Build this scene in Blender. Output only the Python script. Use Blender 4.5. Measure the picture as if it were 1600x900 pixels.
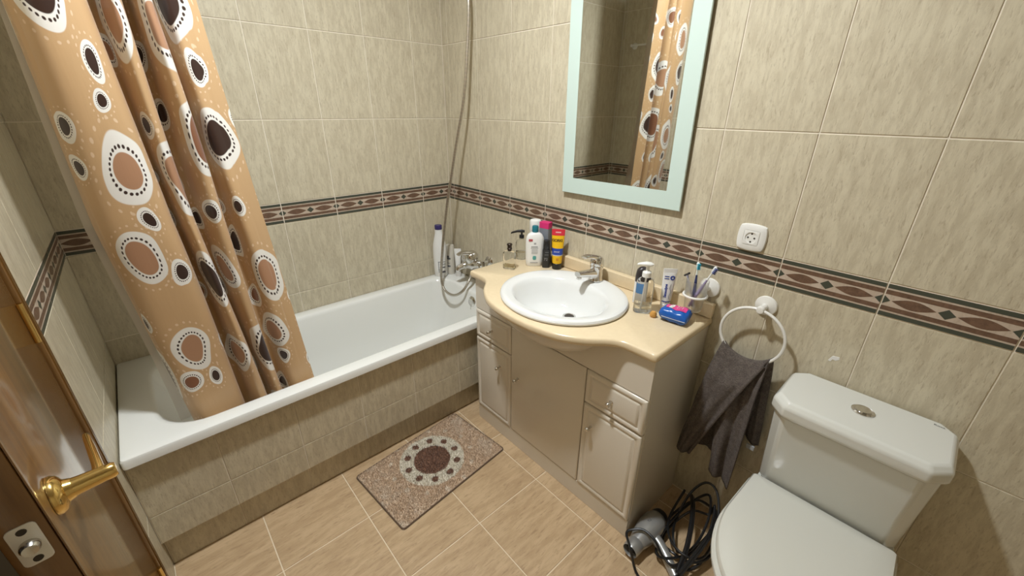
import bpy, math, random
from mathutils import Matrix, Vector
random.seed(7)
PI = math.pi
C = bpy.context.scene.collection
for o in list(bpy.data.objects): bpy.data.objects.remove(o)

# ------------------------------------------------------------------ camera, world, light, exposure
SC = bpy.context.scene
cam = bpy.data.cameras.new('camera'); camo = bpy.data.objects.new('camera', cam); C.objects.link(camo)
cam.sensor_width = 36.0; cam.sensor_fit = 'HORIZONTAL'; cam.lens = 638.38 / 1600 * 36.0
cam.clip_start = 0.02
camo.matrix_world = Matrix.Translation((2.1198, -1.4063, 1.5072)) @ (
    Matrix.Rotation(0.832951, 4, 'Z') @ Matrix.Rotation(1.156929, 4, 'X') @ Matrix.Rotation(0.009546, 4, 'Z'))
SC.camera = camo
world = bpy.data.worlds.new('world'); SC.world = world; world.use_nodes = True
world.node_tree.nodes['Background'].inputs[0].default_value = (1, .85, .65, 1)
world.node_tree.nodes['Background'].inputs[1].default_value = 0.05
SC.view_settings.view_transform = 'Standard'; SC.view_settings.look = 'None'
SC.view_settings.gamma = 1.0; SC.view_settings.use_curve_mapping = False
SC.view_settings.exposure = 0.0
LAMP_XYZ = (1.19, -0.96, 2.40)
LAMP_STRENGTH = 985.0
LAMP_COLOR = (.95, 1.0, 1.03, 1)

# ------------------------------------------------------------------ material helpers
def new_mat(name):
    m = bpy.data.materials.new(name); m.use_nodes = True
    nt = m.node_tree; b = nt.nodes['Principled BSDF']
    return m, nt, b
def mat(name, col, rough=.5, metal=0., **kw):
    m, nt, b = new_mat(name)
    b.inputs['Base Color'].default_value = (*col, 1); b.inputs['Roughness'].default_value = rough
    b.inputs['Metallic'].default_value = metal
    for k, v in kw.items(): b.inputs[k.replace('_', ' ')].default_value = v
    return m
class NT:
    """small expression builder on top of math nodes"""
    def __init__(s, nt): s.nt = nt
    def n(s, t, **kw):
        nd = s.nt.nodes.new(t)
        for k, v in kw.items(): setattr(nd, k, v)
        return nd
    def put(s, sock, v):
        if isinstance(v, bpy.types.NodeSocket): s.nt.links.new(v, sock)
        elif isinstance(v, (tuple, list)) and len(v) == 3 and sock.type == 'RGBA': sock.default_value = (*v, 1)
        else: sock.default_value = v
    def m(s, op, a, b=None, c=None):
        nd = s.n('ShaderNodeMath', operation=op)
        for i, v in enumerate((a, b, c)):
            if v is not None: s.put(nd.inputs[i], v)
        return nd.outputs[0]
    def step(s, a, edge0, edge1):
        nd = s.n('ShaderNodeMapRange', interpolation_type='SMOOTHSTEP')
        s.put(nd.inputs[0], a); s.put(nd.inputs[1], edge0); s.put(nd.inputs[2], edge1)
        return nd.outputs[0]
    def mix(s, f, a, b):
        nd = s.n('ShaderNodeMix', data_type='RGBA')
        s.put(nd.inputs[0], f); s.put(nd.inputs[6], a); s.put(nd.inputs[7], b)
        return nd.outputs[2]
    def noise(s, vec, scale, detail=4, rough=.6, dist=0.):
        nd = s.n('ShaderNodeTexNoise')
        if vec is not None: s.put(nd.inputs['Vector'], vec)
        nd.inputs['Scale'].default_value = scale; nd.inputs['Detail'].default_value = detail
        nd.inputs['Roughness'].default_value = rough; nd.inputs['Distortion'].default_value = dist
        return nd.outputs[0]
    def mapping(s, vec, scale=(1, 1, 1), loc=(0, 0, 0)):
        nd = s.n('ShaderNodeMapping'); s.put(nd.inputs[0], vec)
        s.put(nd.inputs['Scale'], scale); s.put(nd.inputs['Location'], loc)
        return nd.outputs[0]
    def bump(s, h, strength, dist, b):
        nd = s.n('ShaderNodeBump'); nd.inputs['Strength'].default_value = strength
        nd.inputs['Distance'].default_value = dist; s.put(nd.inputs['Height'], h)
        s.nt.links.new(nd.outputs[0], b.inputs['Normal'])

def stone_tile(name, light, mid, dark, streak, rough=.34, bumpd=.0012):
    """veined travertine look ceramic; streak = scale vector of the veins, offset differs for each tile"""
    m, nt, b = new_mat(name); e = NT(nt)
    tc = e.n('ShaderNodeTexCoord').outputs['Object']; rnd = e.n('ShaderNodeObjectInfo').outputs['Random']
    off = e.n('ShaderNodeCombineXYZ')
    e.put(off.inputs[0], e.m('MULTIPLY', rnd, 37.)); e.put(off.inputs[1], e.m('MULTIPLY', rnd, 71.)); e.put(off.inputs[2], e.m('MULTIPLY', rnd, 19.))
    add = e.n('ShaderNodeVectorMath', operation='ADD'); e.put(add.inputs[0], tc); e.put(add.inputs[1], off.outputs[0])
    v = add.outputs[0]
    vs = e.mapping(v, streak)
    big = e.noise(vs, 1.0, 6, .68, .25)
    fine = e.noise(vs, 3.2, 4, .65, .3)
    pits = e.noise(e.mapping(v, tuple(2.2 * q for q in streak)), 1.6, 3, .6, .1)
    cloud = e.noise(v, 7., 3, .5)
    col = e.mix(e.step(big, .36, .64), mid, light)
    col = e.mix(e.m('MULTIPLY', e.step(fine, .54, .70), .55), col, dark)
    col = e.mix(e.m('MULTIPLY', e.step(pits, .60, .72), .5), col, dark)
    col = e.mix(e.m('MULTIPLY', e.step(cloud, .5, .75), .25), col, mid)
    e.put(b.inputs['Base Color'], col); b.inputs['Roughness'].default_value = rough
    h = e.m('SUBTRACT', e.m('MULTIPLY', big, .6), e.m('MULTIPLY', e.step(pits, .55, .72), .7))
    e.bump(h, .35, bumpd, b)
    return m
M = {}
M['tile'] = stone_tile('wall_tile', (.62, .555, .412), (.51, .445, .322), (.36, .295, .205), (56, 56, 12))
M['floor_tile'] = stone_tile('floor_tile', (.585, .42, .25), (.47, .325, .185), (.30, .195, .105), (38, 6.5, 38), .4)
M['grout'] = mat('grout', (.80, .73, .61), .8)
M['border_base'] = stone_tile('border_base', (.56, .46, .37), (.50, .40, .31), (.40, .30, .22), (30, 30, 12), .35)
M['border_brown'] = stone_tile('border_brown', (.175, .10, .064), (.13, .074, .047), (.08, .046, .03), (60, 60, 60), .35)
M['border_green'] = mat('border_green', (.060, .066, .048), .35)
M['enamel'] = mat('enamel', (.80, .80, .76), .13, 0, Coat_Weight=.4)
M['ceramic'] = mat('ceramic', (.75, .75, .73), .10, 0, Coat_Weight=.5)
M['toilet_ceramic'] = mat('toilet_ceramic', (.68, .68, .63), .12, 0, Coat_Weight=.4)
M['seat_plastic'] = mat('seat_plastic', (.64, .63, .565), .22)
M['lacquer'] = mat('lacquer', (.70, .64, .54), .22, 0, Coat_Weight=.3)
M['chrome'] = mat('chrome', (.72, .71, .69), .12, 1.)
M['brass'] = mat('brass', (.78, .55, .20), .16, 1.)
M['nickel'] = mat('nickel', (.62, .60, .56), .2, 1.)
M['white_plastic'] = mat('white_plastic', (.80, .79, .75), .3)
M['white_metal'] = mat('white_metal', (.80, .78, .73), .25)
M['black_plastic'] = mat('black_plastic', (.012, .012, .013), .35)
M['dark_gap'] = mat('dark_gap', (.05, .04, .03), .8)
M['plaster'] = mat('plaster', (.78, .76, .72), .8)
M['ceiling'] = mat('ceiling_paint', (.60, .58, .54), .9)
M['hall'] = mat('hall_paint', (.45, .42, .38), .8)
M['mirror'] = mat('mirror', (.72, .73, .70), .02, 1.)
M['frosted'] = mat('frosted', (.58, .70, .64), .45, 0, Coat_Weight=.3)
M['ink'] = mat('ink', (.12, .12, .13), .5)
M['grey_ink'] = mat('grey_ink', (.38, .38, .38), .5)
def glass(name, col, rough=.02, ior=1.45, alpha_mix=None):
    m, nt, b = new_mat(name)
    b.inputs['Base Color'].default_value = (*col, 1); b.inputs['Roughness'].default_value = rough
    b.inputs['Transmission Weight'].default_value = 1.; b.inputs['IOR'].default_value = ior
    return m
M['clear'] = glass('clear_plastic', (.94, .94, .92), .03, 1.12)
M['liquid'] = glass('liquid', (.88, .82, .66), .03, 1.25)
M['soap'] = glass('soap', (.93, .94, .92), .25, 1.2)
M['frost_cup'] = glass('frosted_glass', (.95, .95, .94), .35, 1.2)

def wood_mat():
    m, nt, b = new_mat('varnished_wood'); e = NT(nt)
    tc = e.n('ShaderNodeTexCoord').outputs['Object']
    g = e.noise(e.mapping(tc, (22, 22, 1.3)), 1., 5, .6, 1.2)
    f = e.noise(e.mapping(tc, (120, 120, 5)), 1., 3, .6, .4)
    c = e.mix(e.step(g, .3, .7), (.215, .108, .030), (.14, .064, .016))
    c = e.mix(e.m('MULTIPLY', e.step(f, .5, .7), .35), c, (.10, .045, .012))
    e.put(b.inputs['Base Color'], c); b.inputs['Roughness'].default_value = .3
    b.inputs['Coat Weight'].default_value = .9; b.inputs['Coat Roughness'].default_value = .1
    return m
M['wood'] = wood_mat()
def counter_mat():
    m, nt, b = new_mat('cream_counter'); e = NT(nt)
    tc = e.n('ShaderNodeTexCoord').outputs['Object']
    n = e.noise(tc, 60., 4, .6); n2 = e.noise(tc, 6., 3, .5)
    c = e.mix(e.step(n, .35, .65), (.74, .60, .395), (.72, .58, .38))
    c = e.mix(e.m('MULTIPLY', e.step(n2, .5, .75), .3), c, (.71, .57, .37))
    e.put(b.inputs['Base Color'], c); b.inputs['Roughness'].default_value = .22
    return m
M['counter'] = counter_mat()
def towel_mat():
    m, nt, b = new_mat('towel_terry'); e = NT(nt)
    tc = e.n('ShaderNodeTexCoord').outputs['Object']
    n = e.noise(tc, 420., 2, .6); n2 = e.noise(tc, 60., 3, .7)
    c = e.mix(e.step(n, .3, .7), (.105, .083, .070), (.225, .185, .16))
    c = e.mix(e.m('MULTIPLY', e.step(n2, .4, .65), .45), c, (.075, .058, .05))
    e.put(b.inputs['Base Color'], c); b.inputs['Roughness'].default_value = .95
    e.bump(n, 1., .006, b)
    return m
M['towel'] = towel_mat()
def rug_mat():
    """print of the bath mat: cream medallion, brown disc and spots, pale dots; local metres, centre 0"""
    m, nt, b = new_mat('rug_pile'); e = NT(nt)
    tc = e.n('ShaderNodeTexCoord').outputs['Object']
    wob = e.n('ShaderNodeTexNoise'); wob.inputs['Scale'].default_value = 60.; e.put(wob.inputs['Vector'], tc)
    sub = e.n('ShaderNodeVectorMath', operation='SUBTRACT'); e.put(sub.inputs[0], wob.outputs[1]); sub.inputs[1].default_value = (.5, .5, .5)
    sc = e.n('ShaderNodeVectorMath', operation='SCALE'); e.put(sc.inputs[0], sub.outputs[0]); sc.inputs['Scale'].default_value = .014
    ad = e.n('ShaderNodeVectorMath', operation='ADD'); e.put(ad.inputs[0], tc); e.put(ad.inputs[1], sc.outputs[0])
    xyz = e.n('ShaderNodeSeparateXYZ'); e.put(xyz.inputs[0], ad.outputs[0])
    x = e.m('SUBTRACT', xyz.outputs[0], RUGC[0]); y = e.m('SUBTRACT', xyz.outputs[1], RUGC[1])
    r = e.m('SQRT', e.m('ADD', e.m('MULTIPLY', x, x), e.m('MULTIPLY', y, y)))
    ang = e.m('ARCTAN2', y, x)
    def dots(N, r0, rad, ph):
        u = e.m('SUBTRACT', e.m('FRACT', e.m('ADD', e.m('MULTIPLY', ang, N / (2 * PI)), 10. + ph)), .5)
        a = e.m('MULTIPLY', e.m('MULTIPLY', u, 2 * PI / N), r)
        q = e.m('SUBTRACT', r, r0)
        d = e.m('SQRT', e.m('ADD', e.m('MULTIPLY', a, a), e.m('MULTIPLY', q, q)))
        return e.step(d, rad, rad - .003)
    n = e.noise(tc, 120., 3, .7); n2 = e.noise(tc, 14., 3, .6, .5)
    base = e.mix(n, (.50, .36, .245), (.74, .56, .39))
    far = e.step(e.m('ABSOLUTE', y), .12, .27)
    base = e.mix(e.m('MULTIPLY', e.m('MULTIPLY', e.step(n2, .46, .62), far), .55), base, (.72, .62, .50))
    base = e.mix(e.m('MULTIPLY', dots(13, .185, .012, .1), .6), base, (.80, .72, .60))
    cream = e.mix(n, (.66, .60, .48), (.84, .78, .66))
    brown = e.mix(n, (.14, .065, .038), (.30, .155, .095))
    c = e.mix(e.step(r, .150, .145), base, cream)
    c = e.mix(dots(10, .116, .017, .35), c, brown)
    c = e.mix(e.step(r, .086, .081), c, brown)
    e.put(b.inputs['Base Color'], c); b.inputs['Roughness'].default_value = .95
    b.inputs['Sheen Weight'].default_value = .2
    return m
RUGC = (-.012, .005)
M['rug'] = rug_mat()

def curtain_mat():
    """printed polyester: egg shaped rings with stitched dots on orange beige; uv is in metres of cloth"""
    m, nt, b = new_mat('curtain_print'); e = NT(nt)
    uv = e.n('ShaderNodeUVMap').outputs[0]
    wob = e.n('ShaderNodeTexNoise'); wob.inputs['Scale'].default_value = 9.; wob.inputs['Detail'].default_value = 0.
    e.put(wob.inputs['Vector'], uv)
    sub = e.n('ShaderNodeVectorMath', operation='SUBTRACT'); e.put(sub.inputs[0], wob.outputs[1]); sub.inputs[1].default_value = (.5, .5, .5)
    sc = e.n('ShaderNodeVectorMath', operation='SCALE'); e.put(sc.inputs[0], sub.outputs[0]); sc.inputs['Scale'].default_value = .05
    ad = e.n('ShaderNodeVectorMath', operation='ADD'); e.put(ad.inputs[0], uv); e.put(ad.inputs[1], sc.outputs[0])
    base = (.57, .365, .185); cream = (.76, .57, .38); white = (.83, .80, .74)
    darkb = (.035, .014, .008); pink = (.42, .225, .125); mid = (.235, .095, .045)
    def layer(scale, shift, rmin, rmax, prob, rand, asp, pk):
        v = e.n('ShaderNodeTexVoronoi', voronoi_dimensions='2D', feature='F1')
        vec = e.mapping(ad.outputs[0], (1., asp, 1.), shift)
        e.put(v.inputs['Vector'], vec); v.inputs['Scale'].default_value = scale; v.inputs['Randomness'].default_value = rand
        d = e.n('ShaderNodeVectorMath', operation='SUBTRACT'); e.put(d.inputs[0], vec); e.put(d.inputs[1], v.outputs['Position'])
        s = e.n('ShaderNodeSeparateXYZ'); e.put(s.inputs[0], d.outputs[0])
        x, y = s.outputs[0], e.m('MULTIPLY', e.m('DIVIDE', s.outputs[1], asp), .76)
        r = e.m('SQRT', e.m('ADD', e.m('MULTIPLY', x, x), e.m('MULTIPLY', y, y)))
        ang = e.m('ARCTAN2', y, x)
        rgb = e.n('ShaderNodeSeparateColor'); e.put(rgb.inputs[0], v.outputs['Color'])
        R = e.m('ADD', e.m('MULTIPLY', rgb.outputs[0], rmax - rmin), rmin)
        q = e.m('DIVIDE', r, R)
        def dots(N, q0, rad):
            u = e.m('SUBTRACT', e.m('FRACT', e.m('ADD', e.m('MULTIPLY', ang, N / (2 * PI)), 10.)), .5)
            a = e.m('MULTIPLY', e.m('MULTIPLY', u, 2 * PI / N), q)
            k = e.m('MULTIPLY', e.m('SUBTRACT', q, q0), 1.25)
            return e.step(e.m('SQRT', e.m('ADD', e.m('MULTIPLY', a, a), e.m('MULTIPLY', k, k))), rad, rad * .6)
        on = e.m('LESS_THAN', rgb.outputs[1], prob)
        cen = e.mix(e.m('GREATER_THAN', rgb.outputs[2], pk), darkb, pink)
        cen = e.mix(e.m('GREATER_THAN', rgb.outputs[2], .86), cen, mid)
        return on, q, dots, cen, v, R
    def paint(col, L, on):
        _, q, dots, cen = L[:4]
        col = e.mix(e.m('MULTIPLY', on, e.step(q, 1.02, .97)), col, white)
        col = e.mix(e.m('MULTIPLY', on, dots(26, .70, .07)), col, darkb)
        return e.mix(e.m('MULTIPLY', on, e.step(q, .59, .555)), col, cen)
    SM = layer(8.4, (.3, .2, 0), .025, .037, .95, .5, .85, .72)
    BG = layer(4.0, (.13, .47, 0), .055, .082, .93, .5, .8, .30)
    k = .8 / .85      # the small blob's own centre, looked up in the pattern of large blobs
    cv = e.mapping(SM[4].outputs['Position'], (1., k, 1.), (.13 - .3, .47 - .2 * k, 0))
    v2 = e.n('ShaderNodeTexVoronoi', voronoi_dimensions='2D', feature='F1'); e.put(v2.inputs['Vector'], cv)
    v2.inputs['Scale'].default_value = 4.0; v2.inputs['Randomness'].default_value = .5
    dd = e.n('ShaderNodeVectorMath', operation='DISTANCE'); e.put(dd.inputs[0], cv); e.put(dd.inputs[1], v2.outputs['Position'])
    c2 = e.n('ShaderNodeSeparateColor'); e.put(c2.inputs[0], v2.outputs['Color'])
    R2 = e.m('ADD', e.m('MULTIPLY', c2.outputs[0], .027), .055)
    clear = e.m('MAXIMUM', e.m('GREATER_THAN', c2.outputs[1], .93), e.m('GREATER_THAN', dd.outputs['Value'], e.m('ADD', e.m('MULTIPLY', R2, 1.08), SM[5])))
    small = e.m('MULTIPLY', SM[0], clear)
    col = e.mix(e.m('MULTIPLY', small, e.m('MULTIPLY', SM[2](16, 1.35, .12), .8)), base, cream)
    col = e.mix(e.m('MULTIPLY', BG[0], e.m('MULTIPLY', BG[2](22, 1.28, .085), .8)), col, cream)
    col = paint(col, SM, small); col = paint(col, BG, BG[0])
    e.put(b.inputs['Base Color'], col); b.inputs['Roughness'].default_value = .38
    b.inputs['Sheen Weight'].default_value = .2
    fold = e.noise(e.mapping(uv, (20, 5, 1)), 1., 3, .5)
    e.bump(fold, .25, .006, b)
    tr = e.n('ShaderNodeBsdfTranslucent'); e.put(tr.inputs[0], col)
    mx = e.n('ShaderNodeMixShader'); mx.inputs[0].default_value = .12
    out = nt.nodes['Material Output']
    nt.links.new(b.outputs[0], mx.inputs[1]); nt.links.new(tr.outputs[0], mx.inputs[2]); nt.links.new(mx.outputs[0], out.inputs[0])
    return m
M['curtain'] = curtain_mat()
def liner_mat():
    m, nt, b = new_mat('liner_vinyl'); e = NT(nt)
    b.inputs['Base Color'].default_value = (.80, .76, .68, 1); b.inputs['Roughness'].default_value = .3
    tr = e.n('ShaderNodeBsdfTransparent'); mx = e.n('ShaderNodeMixShader'); mx.inputs[0].default_value = .35
    out = nt.nodes['Material Output']
    nt.links.new(b.outputs[0], mx.inputs[1]); nt.links.new(tr.outputs[0], mx.inputs[2]); nt.links.new(mx.outputs[0], out.inputs[0])
    return m
M['liner'] = liner_mat()

# ------------------------------------------------------------------ mesh helpers
class MB:
    def __init__(s): s.v = []; s.f = []; s.fm = []
    def add(s, vs, fs, mi=0):
        o = len(s.v); s.v += [tuple(q) for q in vs]
        s.f += [tuple(i + o for i in f) for f in fs]; s.fm += [mi] * len(fs)
        return s
    def box(s, x0, x1, y0, y1, z0, z1, mi=0, bev=0.):
        if bev <= 0:
            vs = [(x, y, z) for z in (z0, z1) for y in (y0, y1) for x in (x0, x1)]
            return s.add(vs, [(0, 2, 3, 1), (4, 5, 7, 6), (0, 1, 5, 4), (2, 6, 7, 3), (0, 4, 6, 2), (1, 3, 7, 5)], mi)
        loops = []
        for z, i in ((z0, bev), (z0 + bev, 0), (z1 - bev, 0), (z1, bev)):
            loops.append([(x, y, z) for x, y in rrect(x0 + i, x1 - i, y0 + i, y1 - i, bev, 2)])
        return s.loft(loops, mi, True, True)
    def loft(s, loops, mi=0, cap0=False, cap1=False, close=True):
        n = len(loops[0]); vs = [p for l in loops for p in l]; fs = []
        for i in range(len(loops) - 1):
            for j in range(n if close else n - 1):
                a = i * n + j; b = i * n + (j + 1) % n
                fs.append((a, b, b + n, a + n))
        if cap0: fs.append(tuple(reversed(range(n))))
        if cap1: fs.append(tuple(range((len(loops) - 1) * n, len(loops) * n)))
        return s.add(vs, fs, mi)
    def lathe(s, prof, n=24, mi=0, sx=1., sy=1., o=(0, 0, 0), cap=True):
        loops = [[(o[0] + r * sx * math.cos(2 * PI * k / n), o[1] + r * sy * math.sin(2 * PI * k / n), o[2] + z) for k in range(n)] for r, z in prof]
        return s.loft(loops, mi, cap, cap)
    def lathe_axis(s, prof, o, d, n=20, mi=0, cap=True):
        d = Vector(d).normalized(); u = d.orthogonal().normalized(); w = d.cross(u); o = Vector(o)
        loops = [[tuple(o + d * z + u * (r * math.cos(2 * PI * k / n)) + w * (r * math.sin(2 * PI * k / n))) for k in range(n)] for r, z in prof]
        return s.loft(loops, mi, cap, cap)
    def tube(s, pts, r, n=10, mi=0, cap=True):
        pts = [Vector(p) for p in pts]; rr = r if isinstance(r, (list, tuple)) else [r] * len(pts)
        t = (pts[1] - pts[0]).normalized(); u = t.orthogonal().normalized(); loops = []
        for i, p in enumerate(pts):
            if i == 0: t = pts[1] - pts[0]
            elif i == len(pts) - 1: t = pts[-1] - pts[-2]
            else: t = pts[i + 1] - pts[i - 1]
            t.normalize(); u = (u - t * u.dot(t)).normalized(); w = t.cross(u)
            loops.append([tuple(p + (u * math.cos(2 * PI * k / n) + w * math.sin(2 * PI * k / n)) * rr[i]) for k in range(n)])
        return s.loft(loops, mi, cap, cap)
    def torus(s, c, R, r, ax='y', n=40, k=10, mi=0):
        loops = []
        for i in range(n):
            a = 2 * PI * i / n; l = []
            for j in range(k):
                q = 2 * PI * j / k; rad = R + r * math.cos(q); h = r * math.sin(q)
                p = {'y': (rad * math.cos(a), h, rad * math.sin(a)), 'z': (rad * math.cos(a), rad * math.sin(a), h), 'x': (h, rad * math.cos(a), rad * math.sin(a))}[ax]
                l.append((c[0] + p[0], c[1] + p[1], c[2] + p[2]))
            loops.append(l)
        loops.append(loops[0]); return s.loft(loops, mi)
    def poly(s, pts, mi=0): return s.add(pts, [tuple(range(len(pts)))], mi)
    def build(s, name, mats, parent=None, smooth=True, flip=False):
        me = bpy.data.meshes.new(name); me.from_pydata(s.v, [], s.f)
        for m in (mats if isinstance(mats, (list, tuple)) else [mats]): me.materials.append(m)
        me.polygons.foreach_set('material_index', s.fm)
        fix_normals(me)
        if smooth: shade(me)
        return link(name, me, parent)
def fix_normals(me):
    import bmesh
    bm = bmesh.new(); bm.from_mesh(me); bmesh.ops.remove_doubles(bm, verts=bm.verts, dist=1e-6)
    bmesh.ops.recalc_face_normals(bm, faces=bm.faces); bm.to_mesh(me); bm.free()
def shade(me, ang=35):
    for p in me.polygons: p.use_smooth = True
    me.set_sharp_from_angle(angle=math.radians(ang))
def link(name, me, parent=None):
    o = bpy.data.objects.new(name, me); C.objects.link(o)
    if parent is not None: o.parent = parent
    return o
def rrect(x0, x1, y0, y1, r, n=6):
    """counter clockwise rounded rectangle, n+1 points each corner; r scalar or 4 radii"""
    rs = r if isinstance(r, (list, tuple)) else [r] * 4
    out = []
    for (cx, cy, a0), q in zip(((x1, y1, 0), (x0, y1, 90), (x0, y0, 180), (x1, y0, 270)), rs):
        mx = cx - q if cx == x1 else cx + q; my = cy - q if cy == y1 else cy + q
        for i in range(n + 1):
            a = math.radians(a0 + 90 * i / n); out.append((mx + q * math.cos(a), my + q * math.sin(a)))
    return out
def chamfer(x0, x1, y0, y1, cb, cf, n=0):
    """rectangle with cut corners: cb at the back (y1), cf at the front (y0)"""
    return [(x1, y0 + cf), (x1, y1 - cb), (x1 - cb, y1), (x0 + cb, y1), (x0, y1 - cb), (x0, y0 + cf), (x0 + cf, y0), (x1 - cf, y0)]
def spline(pts, n=8):
    pts = [Vector(p) for p in pts]; out = []
    for i in range(len(pts) - 1):
        p0 = pts[max(i - 1, 0)]; p1 = pts[i]; p2 = pts[i + 1]; p3 = pts[min(i + 2, len(pts) - 1)]
        for k in range(n):
            t = k / n
            out.append(.5 * ((2 * p1) + (p2 - p0) * t + (2 * p0 - 5 * p1 + 4 * p2 - p3) * t * t + (3 * p1 - p0 - 3 * p2 + p3) * t ** 3))
    out.append(pts[-1]); return out
def thing(name, label, cat, loc=(0, 0, 0), rz=0., group=None):
    o = bpy.data.objects.new(name, None); C.objects.link(o); o.location = loc; o.rotation_euler = (0, 0, rz)
    o.empty_display_size = .05
    return tag(o, label, cat, group)
def tag(o, label, cat, group=None):
    o['label'] = label; o['category'] = cat
    if group: o['group'] = group
    return o
def struct(o, label=None, cat=None):
    o['kind'] = 'structure'
    if label: o['label'] = label
    if cat: o['category'] = cat
    return o
def subsurf(o, lv=2):
    md = o.modifiers.new('subsurf', 'SUBSURF'); md.levels = lv; md.render_levels = lv; return o
def text_mesh(name, body, size, m, parent, mapfn, spacing=1., bold=0.):
    """flat lettering turned into a mesh; mapfn sends the 2-D letter plane onto the surface"""
    cu = bpy.data.curves.new(name, 'FONT'); cu.body = body; cu.size = size; cu.align_x = 'CENTER'; cu.align_y = 'CENTER'
    cu.space_character = spacing; cu.offset = bold; cu.resolution_u = 3
    t = bpy.data.objects.new(name, cu); C.objects.link(t); dg = bpy.context.evaluated_depsgraph_get()
    me = bpy.data.meshes.new_from_object(t.evaluated_get(dg)); bpy.data.objects.remove(t)
    for v in me.vertices: v.co = mapfn(v.co.x, v.co.y)
    me.materials.clear(); me.materials.append(m)
    return link(name, me, parent)

# ------------------------------------------------------------------ setting: walls, floor, ceiling
LW = -1.665      # plane of the wall with the door
RX = 3.30        # plane of the wall on the right, outside the frame
HC = 2.58
ZT = 1.095; HB = .0932; TH = .3587; TW = .25; G = .0040
def tile_mesh(w, h, name='tile', m=None, t=.0028, c=.0008):
    """one wall tile facing -y, lower left corner at 0, grout margin taken off"""
    g = G / 2; v = .0016; mb = MB()
    a = [(v, t, g), (w - v, t, g), (w - v, t, h - g), (v, t, h - g)]
    b = [(v, c, g), (w - v, c, g), (w - v, c, h - g), (v, c, h - g)]
    d = [(v + c, 0, g + c), (w - v - c, 0, g + c), (w - v - c, 0, h - g - c), (v + c, 0, h - g - c)]
    mb.loft([a, b, d], 0, False, True)
    me = bpy.data.meshes.new(name); me.from_pydata(mb.v, [], mb.f); me.materials.append(m or M['tile'])
    fix_normals_keep(me); return me
def fix_normals_keep(me):
    import bmesh
    bm = bmesh.new(); bm.from_mesh(me)
    if bm.faces:
        bm.faces.ensure_lookup_table(); f = bm.faces[len(bm.faces) - 1]
        if f.normal.y > 0: bmesh.ops.reverse_faces(bm, faces=bm.faces)
    bm.to_mesh(me); bm.free()
def lens(cx, cz, a, b, n=10):
    return [(cx - a + 2 * a * i / n, cz + b * math.sin(PI * i / n)) for i in range(n + 1)] + [(cx + a - 2 * a * i / n, cz - b * math.sin(PI * i / n)) for i in range(1, n)]
def border_mesh(u0, u1):
    """strip of the decorated border between u0 and u1 of a 0.25 wide tile: stripes, lenses and diamonds inlaid"""
    h = HB; g = G / 2; mb = MB(); w = u1 - u0
    mb.v, mb.f, mb.fm = [], [], []
    a = [(g, .0028, g), (w - g, .0028, g), (w - g, .0028, h - g), (g, .0028, h - g)]
    d = [(g, 0, g), (w - g, 0, g), (w - g, 0, h - g), (g, 0, h - g)]
    mb.loft([a, d], 0, False, True)
    def flat(pts, mi, e=.0004):
        pts = clip(pts, u0 + g, u1 - g)
        if len(pts) > 2: mb.poly([(x - u0, -e, z) for x, z in pts], mi)
    for z0, z1, mi in ((.02, .145, 2), (.195, .325, 1), (.675, .805, 1), (.855, .98, 2)):
        flat([(-1, z0 * h), (1, z0 * h), (1, z1 * h), (-1, z1 * h)], mi)
    c = h / 2
    for k in (.25, .75): flat(lens(k * TW, c, .0435, .0128), 1)
    for k in (0, .5, 1):
        flat([(k * TW - .0165, c), (k * TW, c - .0135), (k * TW + .0165, c), (k * TW, c + .0135)], 2, .0005)
    me = bpy.data.meshes.new('border_tile'); me.from_pydata(mb.v, [], mb.f)
    for k in ('border_base', 'border_brown', 'border_green'): me.materials.append(M[k])
    me.polygons.foreach_set('material_index', mb.fm)
    import bmesh
    bm = bmesh.new(); bm.from_mesh(me)
    for f in bm.faces:
        if f.normal.y > .9: f.normal_flip()
    bm.to_mesh(me); bm.free(); return me
def clip(pts, lo, hi):
    for s, lim in ((1, lo), (-1, -hi)):
        out = []
        for i in range(len(pts)):
            p, q = pts[i - 1], pts[i]; dp, dq = s * p[0] - lim, s * q[0] - lim
            if (dp >= 0) != (dq >= 0):
                t = dp / (dp - dq); out.append((p[0] + (q[0] - p[0]) * t, p[1] + (q[1] - p[1]) * t))
            if dq >= 0: out.append(q)
        pts = out
        if not pts: break
    return pts
_tc = {}
def cached(kind, *k):
    key = (kind,) + tuple(round(q, 4) for q in k)
    if key not in _tc: _tc[key] = tile_mesh(*k) if kind == 'tile' else border_mesh(*k)
    return _tc[key]
def rows():
    zs = [ZT - HB - TH * k for k in range(4)][::-1]; zs[0] = 0.
    lo = list(zip(zs[:-1], zs[1:])); hi = []
    z = ZT
    while z < HC - .01: hi.append((z, min(z + TH, HC))); z += TH
    return lo + hi
def tile_wall(parent, u_start, u_end, first, place, skip=None):
    """tiles between u_start and u_end; first = a joint; place(u, z) gives location and z-rotation"""
    k = first
    while k > u_start + 1e-6: k -= TW
    us = []
    while k < u_end - 1e-6:
        us.append((max(k, u_start), min(k + TW, u_end), k)); k += TW
    for a, b, k in us:
        if b - a < .008: continue
        for z0, z1 in rows():
            if skip and skip(a, b, z0, z1): continue
            o = link('tile', cached('tile', b - a, z1 - z0), parent); o.location, rz = place(a, z0); o.rotation_euler = (0, 0, rz)
        if skip and skip(a, b, ZT - HB, ZT): continue
        o = link('border_tile', cached('border', a - k, b - k), parent); o.location, rz = place(a, ZT - HB); o.rotation_euler = (0, 0, rz)
# mirror wall, faces -y
w = struct(MB().box(-.1, RX + .1, .0022, .12, -.1, HC + .1).build('wall_right', M['grout'], smooth=False))
tile_wall(w, 0., 2.55, .0514, lambda u, z: ((u, 0, z), 0.))
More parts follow.
